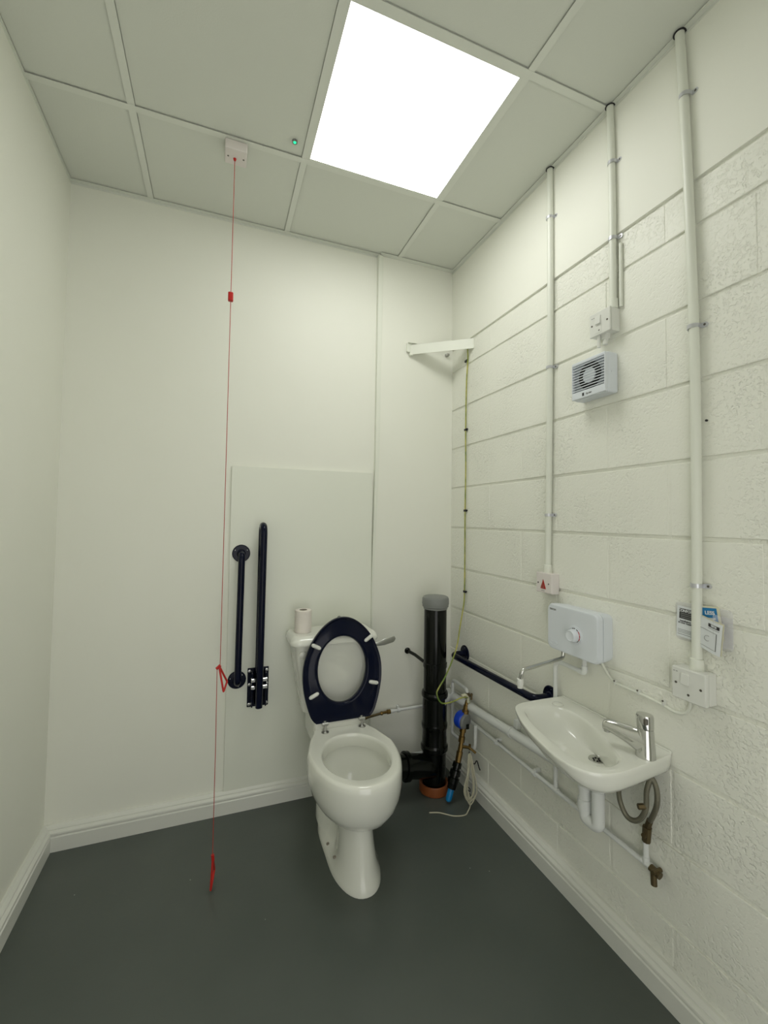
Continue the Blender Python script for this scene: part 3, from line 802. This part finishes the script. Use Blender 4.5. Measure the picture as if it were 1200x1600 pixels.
c2 = conduit('short white conduit from ceiling down to the switch above the fan', [(-1.090, H), (-1.096, 2.45), (-1.097, 2.045)], .0115, [(-1.096, 2.551), (-1.097, 2.288)], (W-.015, -1.097, 2.05), (-1.097, 2.048))
link('side_cable', sweep(new(), [(W-.006, -1.120, 2.262), (W-.006, -1.120, 2.048)], .0055, 12), m_cond, c2)
conduit('white conduit nearest the camera running past the leaflets to the lower switch', [(-1.329, H), (-1.342, 2.46), (-1.355, 2.0), (-1.359, 1.7), (-1.357, 1.3), (-1.353, .945)], .0125, [(-1.341, 2.555), (-1.356, 1.880), (-1.355, 1.172)], (W-.015, -1.353, .94), (-1.353, .944))

# dark nail by the long conduit
tag(link('wall_plug', lathe(new(), [(0, 0), (.003, 0), (.003, .004), (0, .005)], (W, -1.378, 1.617), (-1, 0, 0), 10), m_dark), 'tiny dark screw end in the block wall beside the longest conduit', 'screw')

# ------------------------------------------------------------ electrical boxes
def accessory(label, y0, y1, z0, z1, dep, m, split, base_name='switch', rocker=None, screws=()):
    root = thing(base_name, (W, (y0+y1)/2, z0), label, 'switch')
    bm = new(); box(bm, (W-dep+split, y0, z0), (W, y1, z1), .002, 2); link('back_box', bm, m, root)
    bm = new(); box(bm, (W-dep, y0-.0012, z0-.0012), (W-dep+split-.0015, y1+.0012, z1+.0012), .0032, 3); fp = link('face_plate', bm, m, root)
    for y, z in screws: screw((W-dep-.0004, y, z), (-1, 0, 0), fp)
    if rocker:
        y, z = rocker; bm = new()
        box(bm, (W-dep-.0045, y-.0105, z-.0145), (W-dep+.002, y+.0105, z+.0145), .0015, 2, rot=Matrix.Rotation(math.radians(5), 4, 'Y')); link('rocker', bm, m_plas, root)
    return root, fp
# above the fan
r1, f1 = accessory('white fused switch box on the block wall above the extractor fan', -1.110, -1.028, 1.970, 2.048, .045, m_plas, .009, rocker=(-1.064, 2.020),
                   screws=((-1.038, 2.008), (-1.100, 2.008), (-1.068, 1.984)))
bm = new(); box(bm, (W-.0462, -1.078, 1.976), (W-.0445, -1.050, 2.000), .0008, 1); link('fuse_carrier', bm, m_plas, r1)
def dashes(y, z, x, spans, parent, h=.0018):
    for a, c in spans:
        bm = new(); box(bm, (x-.0004, y-c, z-h/2), (x+.0002, y-a, z+h/2)); link('printed_mark', bm, m_grey, parent)
dashes(-1.036, 2.033, W-.045, ((0, .006), (.008, .013)), f1)
bm = new(); cyl(bm, (W-.020, -1.073, 1.972), (W-.020, -1.073, 1.955), .0135, 16); cyl(bm, (W-.020, -1.073, 1.957), (W-.022, -1.071, 1.938), .0085, 14); cyl(bm, (W-.034, -1.056, 1.972), (W-.034, -1.056, 1.930), .0055, 12); link('cable_gland', bm, m_plas, r1)
# lower one
r2, f2 = accessory('white switch box under the longest conduit, right of the tap', -1.392, -1.305, .865, .947, .045, m_plas, .016, rocker=(-1.341, .921),
                   screws=((-1.316, .906), (-1.381, .906), (-1.349, .882)))
dashes(-1.309, .936, W-.045, ((0, .004), (.007, .012)), f2)
# reset box with red triangle
rs = thing('reset_switch', (W, -.792, 1.058), 'small pinkish white box with red triangle above the water heater', 'alarm switch')
bm = new()
def tpr(t):
    for v in t.verts:
        if v.co.x < 0 and v.co.z < 0: v.co.z += .002
box(bm, (W-.038, -.836, 1.060), (W, -.752, 1.139), .003, 3, taper=tpr); hs = link('housing', bm, m_pink, rs)
fx = W-.0385
bm = new(); prism(bm, [V(fx, -.777, 1.078), V(fx, -.806, 1.078), V(fx, -.7915, 1.114)], (-.001, 0, 0)); link('warning_triangle', bm, m_red, hs)
bm = new(); prism(bm, [V(fx-.001, -.7800, 1.080), V(fx-.001, -.8030, 1.080), V(fx-.001, -.7915, 1.109)], (-.0012, 0, 0)); link('indicator_lens', bm, m_dkred, hs)
for y in (-.763, -.820): screw((W-.0382, y, 1.099), (-1, 0, 0), hs)
dashes(-.780, 1.070, W-.038, ((0, .007), (.008, .018)), hs)

# ------------------------------------------------------------ extractor fan
fan = thing('extractor_fan', (W, -1.031, 1.768), 'pale grey square extractor fan with slatted grille below the upper switch box', 'extractor fan')
y0, y1, z0, z1, dp = -1.104, -.957, 1.766, 1.902, .058
xf = W-dp
bm = new(); box(bm, (xf+.012, y0, z0), (W, y1, z1), .008, 3)
# front frame around the grille opening
gy0, gy1, gz0, gz1 = -1.0965, -.9635, 1.794, 1.889
box(bm, (xf, y0+.002, z0+.002), (xf+.014, y1-.002, gz0), .003, 2); box(bm, (xf, y0+.002, gz1), (xf+.014, y1-.002, z1-.002), .003, 2)
box(bm, (xf, y0+.002, gz0-.004), (xf+.014, gy0, gz1+.004), .003, 2); box(bm, (xf, gy1, gz0-.004), (xf+.014, y1-.002, gz1+.004), .003, 2)
link('housing', bm, m_plas2, fan)
cyf, czf = (gy0+gy1)/2, (gz0+gz1)/2
bm = new(); box(bm, (xf+.0112, gy0, gz0), (xf+.0125, gy1, gz1)); link('grille_back', bm, m_fanshade, fan)
link('duct_opening', lathe(new(), [(0, 0), (.0475, 0), (.0475, .0015), (0, .0015)], (xf+.0118, cyf, czf), (-1, 0, 0), 40), m_dark, fan)
link('motor_hub', lathe(new(), [(.026, 0), (.026, .004), (.022, .006), (0, .007)], (xf+.0105, cyf, czf), (-1, 0, 0), 32), m_plas2, fan)
ns = 10
for k in range(ns):
    z = gz0+(gz1-gz0)*(k+.5)/ns
    bm = new(); box(bm, (xf+.0003, gy0-.002, z-.0014), (xf+.0068, gy1+.002, z+.0014), .0005, 1, rot=Matrix.Rotation(math.radians(-14), 4, 'Y')); link('slat', bm, m_plas2, fan)
letters('logo', 'Xpelair', .0085, (xf-.0003, -1.035, 1.779), (0, -1, 0), (0, 0, 1), m_grey, fan, bold=.0003)
bm = new(); box(bm, (xf-.0006, -1.015, 1.774), (xf+.001, -1.007, 1.785), 0); link('logo_mark', bm, m_ink, fan)
screw((W-.03, y0-.0002, 1.835), (0, -1, 0), fan, .003, m_plas2)

# ------------------------------------------------------------ instantaneous water heater
ht = thing('water_heater', (W, -.965, .875), 'pale grey instant water heater with round dial on the wall above the basin', 'water heater')
def rr2(xx, y0, y1, z0, z1, r, n=7):
    pts = []
    for (sy, sz, a0) in ((1, 1, 0), (-1, 1, PI/2), (-1, -1, PI), (1, -1, 3*PI/2)):
        cy = (y1-r) if sy > 0 else (y0+r); cz = (z1-r) if sz > 0 else (z0+r)
        for k in range(n+1):
            t = a0+PI/2*k/n; pts.append(Vector((xx, cy+r*math.cos(t), cz+r*math.sin(t))))
    return pts
hy0, hy1, hz0, hz1 = -1.078, -.852, .876, 1.036
xh = W-.072
bm = new(); loft(bm, [rr2(W-.0002, hy0+.004, hy1-.004, hz0+.004, hz1-.004, .018), rr2(W-.030, hy0, hy1, hz0, hz1, .020), rr2(xh+.026, hy0-.001, hy1+.001, hz0-.001, hz1+.001, .021)]); link('back_shell', bm, m_plas2, ht)
bm = new(); loft(bm, [rr2(xh+.0245, hy0+.001, hy1-.001, hz0+.001, hz1-.001, .020), rr2(xh+.023, hy0-.002, hy1+.002, hz0-.002, hz1+.002, .022), rr2(xh+.008, hy0-.002, hy1+.002, hz0-.002, hz1+.002, .022), rr2(xh+.002, hy0+.001, hy1-.001, hz0+.001, hz1-.001, .021), rr2(xh, hy0+.006, hy1-.006, hz0+.006, hz1-.006, .018)])
fc = link('front_cover', bm, m_plas2, ht)
ky, kz = -.985, .950
link('dial_surround', lathe(new(), [(.033, -.001), (.032, .0008), (.026, .0012), (.026, .003), (0, .003)], (xh, ky, kz), (-1, 0, 0), 40), m_plas2, fc)
link('dial_knob', lathe(new(), [(.0215, 0), (.0215, .004), (.0195, .018), (.017, .021), (.014, .0195), (0, .0190)], (xh-.003, ky, kz), (-1, 0, 0), 40), m_plas2, fc)
for a0, a1, m_, nm in ((100, 112, m_ink, 'cold_mark'), (82, 96, m_ink, 'cold_mark'), (50, 66, m_ink, 'cold_mark'), (18, 44, m_red, 'hot_mark'), (-8, 14, m_red, 'hot_mark'), (-34, -12, m_red, 'hot_mark'), (-60, -38, m_grey, 'hot_mark')):
    a0, a1 = math.radians(a0), math.radians(a1); bm = new(); N = 6
    lo = [V(xh-.0032, ky-.0222*math.cos(a0+(a1-a0)*k/N), kz+.0222*math.sin(a0+(a1-a0)*k/N)) for k in range(N+1)]
    hi = [V(xh-.0032, ky-.0248*math.cos(a0+(a1-a0)*k/N), kz+.0248*math.sin(a0+(a1-a0)*k/N)) for k in range(N, -1, -1)]
    prism(bm, lo+hi, (-.0004, 0, 0)); link(nm, bm, m_, fc)
letters('logo', 'TRITON', .0085, (xh-.0002, -.880, 1.0185), (0, -1, 0), (0, 0, 1), m_grey, fc, bold=.0004)
# oval badge low on the left
bm = new()
rg = []
for rr_, hgt in ((1, -.0002), (.93, .0012), (.86, .0004)):
    rg.append([V(xh-hgt, -.884+.020*rr_*math.cos(2*PI*k/32), .899+.0075*rr_*math.sin(2*PI*k/32)) for k in range(32)])
loft(bm, rg); link('badge', bm, m_plas2, fc)
# swivel spout
bm = new()
sweep(bm, rounded([(1.800, -.902, .884), (1.800, -.902, .846), (1.590, -.938, .838), (1.588, -.930, .800)], .016, 8), .0068, 16)
link('spout', bm, m_chrome, ht)
bm = new(); lathe(bm, [(.006, .808), (.0105, .806), (.0110, .790), (.0092, .782), (.0092, .776), (0, .776)], (1.588, -.930, 0), n=20); link('nozzle', bm, m_plas, ht)

# heater cable
hc_ = thing('heater_cable', (W-.004, -1.17, .80), 'white cable clipped to the wall between water heater and lower switch', 'cable')
xx = W-.005
link('cable', sweep(new(), smooth([(xx-.01, -1.040, .882), (xx-.006, -1.044, .862), (xx, -1.062, .832), (xx, -1.092, .818), (xx, -1.171, .816), (xx, -1.240, .812), (xx, -1.285, .806), (xx, -1.312, .815), (xx, -1.326, .838), (xx-.004, -1.328, .868)], 8), .0046, 10), m_cond, hc_)
for y in (-1.088, -1.171, -1.252):
    bm = new(); box(bm, (W-.011, y-.004, .811), (W, y+.004, .826), .0015, 1); c = link('cable_clip', bm, m_plas, hc_); screw((W-.0112, y, .8245), (-1, 0, 0), c, .0028)

# ------------------------------------------------------------ leaflets in a plastic sleeve behind the conduit
def sheet(name, poly, thick, m, label, cat='leaflet', bulge=None):
    """poly in (y, z, distance from wall)"""
    root = thing(name, (W-poly[0][2], sum(p[0] for p in poly)/len(poly), min(p[1] for p in poly)), label, cat)
    return root
def quad_pt(Q, s, t):
    a = Q[0].lerp(Q[1], s); b_ = Q[3].lerp(Q[2], s); return a.lerp(b_, t)
def paper(Q, m, name, parent, th=.0012, curve=0, n=8):
    """Q: top-left, top-right, bottom-right, bottom-left"""
    bm = new(); rings = []
    for i in range(n+1):
        s = i/n; off = V(-curve*math.sin(s*PI/2)**2, 0, 0)
        a, b_ = quad_pt(Q, s, 0)+off, quad_pt(Q, s, 1)+off
        rings.append([a, b_, b_+V(-th, 0, 0), a+V(-th, 0, 0)])
    loft(bm, rings); return link(name, bm, m, parent)
def patch(Q, s0, s1, t0, t1, m, name, parent, th=.0012, curve=0, n=4):
    bm = new(); rings = []
    for i in range(n+1):
        s = s0+(s1-s0)*i/n; off = V(-curve*math.sin(s*PI/2)**2-th-.0002, 0, 0)
        a, b_ = quad_pt(Q, s, t0)+off, quad_pt(Q, s, t1)+off
        rings.append([a, b_, b_+V(-.0003, 0, 0), a+V(-.0003, 0, 0)])
    loft(bm, rings); return link(name, bm, m, parent)
def uv_letters(Q, s, t, txt, size, m, parent, curve=0, th=.0012, **kw):
    off = V(-curve*math.sin(s*PI/2)**2-th-.0006, 0, 0)
    p = quad_pt(Q, s, t)+off; r = (quad_pt(Q, s+.05, t)-quad_pt(Q, s-.05, t)); r.x -= curve*(math.sin((s+.05)*PI/2)**2-math.sin((s-.05)*PI/2)**2)
    u = (quad_pt(Q, s, t-.05)-quad_pt(Q, s, t+.05)); letters('lettering', txt, size, p, r, u, m, parent, **kw)

# clear sleeve
sl = thing('plastic_sleeve', (W-.002, -1.36, 1.005), 'clear plastic sleeve on the wall behind the longest conduit holding leaflets', 'sleeve')
bm = new(); loft(bm, [rr2(W-.0005, -1.434, -1.286, 1.012, 1.118, .012), rr2(W-.0022, -1.432, -1.288, 1.014, 1.116, .012)])
link('back_sheet', bm, m_bag, sl)
bm = new()
rg = []
for k in range(10):
    t = k/9; yy = -1.405-.028*t; dd_ = .030*math.cos(t*PI/2)+.002
    rg.append([V(W-dd_, yy, 1.022), V(W-dd_, yy, 1.108-.01*t), V(W-dd_+.0006, yy, 1.108-.01*t), V(W-dd_+.0006, yy, 1.022)])
loft(bm, rg); link('pocket_edge', bm, m_bag, sl)

Q = [V(W-.006, -1.296, 1.108), V(W-.006, -1.362, 1.105), V(W-.006, -1.358, 1.018), V(W-.006, -1.292, 1.023)]
lf = thing('leaflet', (W-.006, -1.33, 1.02), 'white leaflet with black heading block left of the conduit, in the sleeve', 'leaflet')
paper(Q, m_paper, 'sheet', lf)
patch(Q, .10, .98, .07, .40, m_ink, 'heading_block', lf)
uv_letters(Q, .50, .14, 'CONFORMITY', .0105, m_paper, lf, squash=.85, bold=.0003)
for t in (.22, .28, .34): patch(Q, .16, .95, t, t+.022, m_grey, 'printed_line', lf, th=.0016)
uv_letters(Q, .36, .47, 'Installation', .0068, m_ink, lf); uv_letters(Q, .36, .535, '& User Guide', .0068, m_ink, lf)
for t in (.75, .795, .84): patch(Q, .06, .92, t, t+.012, m_grey, 'printed_line', lf)
patch(Q, .05, .98, .905, .915, m_ink, 'rule', lf)

Q3 = [V(W-.011, -1.352, 1.118), V(W-.012, -1.408, 1.124), V(W-.012, -1.421, 1.040), V(W-.011, -1.362, 1.030)]
l3 = thing('card', (W-.011, -1.38, 1.03), 'cream card with blue printed panel sticking up behind the right leaflet', 'card')
paper(Q3, m_cream, 'sheet', l3, th=.0008)
patch(Q3, .05, .88, .05, .52, m_bluep, 'blue_panel', l3, th=.0008)
uv_letters(Q3, .56, .20, 'LESS', .013, m_paper, l3, th=.0012, bold=.0003); patch(Q3, .45, .78, .34, .40, m_paper, 'printed_line', l3, th=.0012)

Q2 = [V(W-.016, -1.350, 1.096), V(W-.016, -1.430, 1.083), V(W-.016, -1.422, 1.002), V(W-.016, -1.350, 1.014)]
CV = .018
l2 = thing('leaflet', (W-.02, -1.38, 1.01), 'curling white leaflet with black name label right of the conduit, in the sleeve', 'leaflet')
paper(Q2, m_paper, 'sheet', l2, curve=CV)
# pages behind it
Q2b = [p+V(.003, -.002, .002) for p in Q2]; paper(Q2b, m_cream, 'inner_pages', l2, th=.0015, curve=CV)
patch(Q2, .52, .92, .10, .205, m_ink, 'name_block', l2, curve=CV)
uv_letters(Q2, .72, .152, 'TRITON', .0075, m_paper, l2, curve=CV, bold=.0002, squash=.62)
patch(Q2, .52, .92, .245, .252, m_ink, 'rule', l2, curve=CV)
# outline drawing of a heater
for (s0, s1, t0, t1) in ((.12, .84, .345, .355), (.12, .84, .885, .895), (.12, .15, .345, .895), (.82, .85, .345, .895)): patch(Q2, s0, s1, t0, t1, m_grey, 'drawn_line', l2, curve=CV)
bm = new(); c = quad_pt(Q2, .5, .60)+V(-CV*.5-.0022, 0, 0); lathe(bm, [(.0065, 0), (.0075, 0), (.0075, .0005), (.0065, .0005), (.0065, 0)], c, (-1, .0, 0), 24); link('drawn_dial', bm, m_grey, l2)

# ------------------------------------------------------------ basin
ba = thing('hand_basin', (W, -1.07, .60), 'small white wall-hung hand basin with chrome tap on its right end', 'basin')
OUT = [(1.843, -.850), (1.76, -.847), (1.69, -.847), (1.645, -.852), (1.612, -.872), (1.588, -.912), (1.562, -.970), (1.540, -1.035), (1.524, -1.105), (1.516, -1.170), (1.520, -1.222), (1.540, -1.262), (1.580, -1.288), (1.630, -1.295), (1.70, -1.291), (1.77, -1.284), (1.843, -1.276), (1.843, -1.15), (1.843, -1.0)]
INN = [(1.720, -.905), (1.675, -.896), (1.648, -.905), (1.628, -.935), (1.605, -.995), (1.590, -1.058), (1.579, -1.125), (1.579, -1.180), (1.590, -1.225), (1.615, -1.252), (1.648, -1.258), (1.672, -1.245), (1.695, -1.215), (1.722, -1.160), (1.748, -1.100), (1.770, -1.030), (1.775, -.975), (1.760, -.930)]
INN = [(x-.016 if x < 1.66 else x, y) for x, y in INN]
BC = Vector((1.672, -1.080, 0)); NB = 120
def by_angle(poly, sub):
    P = smooth([Vector((x, y, 0)) for x, y in poly], 14, closed=True) if sub else [Vector((x, y, 0)) for x, y in poly]
    out = []; n = len(P)
    for k in range(NB):
        a = 2*PI*k/NB; d = Vector((math.cos(a), math.sin(a), 0)); best = 0
        for i in range(n):
            p, q = P[i]-BC, P[(i+1) % n]-BC; e = q-p
            den = d.x*e.y-d.y*e.x
            if abs(den) < 1e-12: continue
            t = (p.x*e.y-p.y*e.x)/den; s = (p.x*d.y-p.y*d.x)/den
            if t > 0 and -1e-6 <= s <= 1+1e-6: best = max(best, t)
        out.append(BC+d*best)
    return out
# smooth the free edge but keep the wall corners crisp
free = smooth([Vector((x, y, 0)) for x, y in OUT[:17]], 10)
OO = by_angle([(p.x, p.y) for p in free], False); II = by_angle(INN, True)
DR = Vector((1.735, -1.108, 0))
def ringo(s, z, keep=True):
    r = []
    for p in OO:
        q = BC+(p-BC)*s
        if keep and p.x > 1.80: q.x = p.x+(q.x-p.x)*max(0, (1.843-p.x)/.043)*.6
        r.append(Vector((q.x, q.y, z)))
    return r
def ringi(s, z, c=BC, mixd=0):
    r = []
    for p in II:
        cc = c.lerp(DR, mixd); q = cc+(p-BC)*s; r.append(Vector((q.x, q.y, z)))
    return r
ZR = .686
def ringo(s, z, keep=True, ringo=ringo):
    r = ringo(s, z, keep)
    for q in r:
        f = max(0, min(1, (-q.y-1.165)/.12)); f = f*f*(3-2*f)
        if s > .8: q.z = ZR-(ZR-q.z)*(.50+.5*f)
    return r
rings = [[Vector((DR.x+.03*math.cos(2*PI*k/NB), DR.y+.03*math.sin(2*PI*k/NB), .560)) for k in range(NB)],
         ringi(.55, .563, mixd=.35), ringi(.85, .600, mixd=.1), ringo(.86, .618, False), ringo(.93, .628), ringo(.965, .640), ringo(.985, .655), ringo(.997, .672), ringo(1.0, .679), ringo(.995, .6845), ringo(.985, ZR)]
rings += [[a.lerp(b_, .55)*1 for a, b_ in zip(ringo(.985, ZR), ringi(1.05, ZR))], ringi(1.045, ZR-.0002), ringi(1.01, ZR-.003), ringi(.975, ZR-.009), ringi(.93, ZR-.024, mixd=.03), ringi(.86, ZR-.043, mixd=.12), ringi(.72, ZR-.062, mixd=.28), ringi(.52, ZR-.074, mixd=.5), ringi(.30, ZR-.080, mixd=.8),
          [Vector((DR.x+.021*math.cos(2*PI*k/NB), DR.y+.021*math.sin(2*PI*k/NB), ZR-.083)) for k in range(NB)]]
bm = new(); loft(bm, rings, True, True); link('bowl', bm, m_porc, ba, ang=55)
# low upstand at the wall
bm = new(); box(bm, (W-.008, -1.272, .680), (W-.001, -.856, .6905), .003, 2); link('upstand', bm, m_porc, ba)
link('drain', lathe(new(), [(.0235, .0008), (.0225, .0030), (.0175, .0018), (.0160, .0004), (0, .0002)], (DR.x, DR.y, ZR-.083), (0, 0, 1), 32), m_chrome, ba)
bm = new()
for k in range(6):
    a = 2*PI*k/6; lathe(bm, [(0, 0), (.0032, 0), (0, .0004)], (DR.x+.009*math.cos(a), DR.y+.009*math.sin(a), ZR-.0815), (0, 0, 1), 10)
link('drain_slots', bm, m_dark, ba)
link('tap_hole_cover', lathe(new(), [(.019, 0), (.0185, .0025), (.012, .0045), (0, .0050)], (1.772, -.905, ZR), (0, 0, 1), 32), m_porc, ba)

# tap
tp_ = thing('basin_tap', (1.748, -1.247, ZR), 'chrome single-lever mixer tap on the right end of the basin', 'tap')
tcx, tcy = 1.752, -1.261
def ell(cx, cy, z, a, b_, ang, n=28):
    c, s = math.cos(ang), math.sin(ang); return [Vector((cx+a*math.cos(t)*c-b_*math.sin(t)*s, cy+a*math.cos(t)*s+b_*math.sin(t)*c, z)) for t in [2*PI*k/n for k in range(n)]]
sd = Vector((-.045, .084, 0)).normalized(); sa = math.atan2(sd.y, sd.x)
bm = new()
loft(bm, [ell(tcx, tcy, ZR, .0255, .0225, sa), ell(tcx, tcy, ZR+.003, .0255, .0225, sa), ell(tcx, tcy, ZR+.030, .0240, .0205, sa), ell(tcx, tcy, ZR+.070, .0215, .0190, sa), ell(tcx, tcy, ZR+.078, .0205, .0180, sa)])
# spout flowing out of the body
p0 = Vector((tcx, tcy, ZR+.038)); pts = smooth([p0, p0+sd*.022+V(0, 0, .004), p0+sd*.048+V(0, 0, .011), p0+sd*.080+V(0, 0, .018), p0+sd*.100+V(0, 0, .020), p0+sd*.110+V(0, 0, .017)], 6)
N = len(pts); rg = []
side = Vector((-sd.y, sd.x, 0))
for i, p in enumerate(pts):
    t = i/(N-1); wv = .021*(1-t)+.0145*t; hv = .026*(1-t)**1.4+.0125
    if t > .9: k_ = math.sqrt(max(.06, 1-((t-.9)/.1)**2)); wv *= k_; hv *= k_
    rg.append([p+side*wv*math.cos(a)+V(0, 0, 1)*hv*math.sin(a) for a in [2*PI*k/22 for k in range(22)]])
loft(bm, rg); link('body', bm, m_chrome, tp_, ang=50)
e_ = p0+sd*.098
link('aerator', lathe(new(), [(0, -.004), (.0088, -.004), (.0092, .004), (.0092, .014), (0, .014)], (e_.x, e_.y, ZR+.042), (0, 0, 1), 20), m_steel, tp_)
bm = new()
loft(bm, [ell(tcx, tcy, ZR+.0775, .0195, .0170, sa), ell(tcx, tcy, ZR+.081, .0215, .0185, sa), ell(tcx-.0005, tcy+.001, ZR+.110, .0225, .0190, sa), ell(tcx-.0005, tcy+.001, ZR+.116, .0205, .0175, sa), ell(tcx-.0005, tcy+.001, ZR+.1175, .014, .012, sa)])
lv = link('lever_head', bm, m_chrome, tp_, ang=50)
bm = new(); q = Vector((tcx, tcy, ZR+.105))-side*.0
nrm = Vector((-.75, -.65, 0)).normalized()
qq = q+nrm*.0195
box(bm, (qq.x-.006, qq.y-.006, qq.z-.009), (qq.x+.003, qq.y+.003, qq.z+.006), .001, 1); link('lever_mark', bm, m_screw, lv)
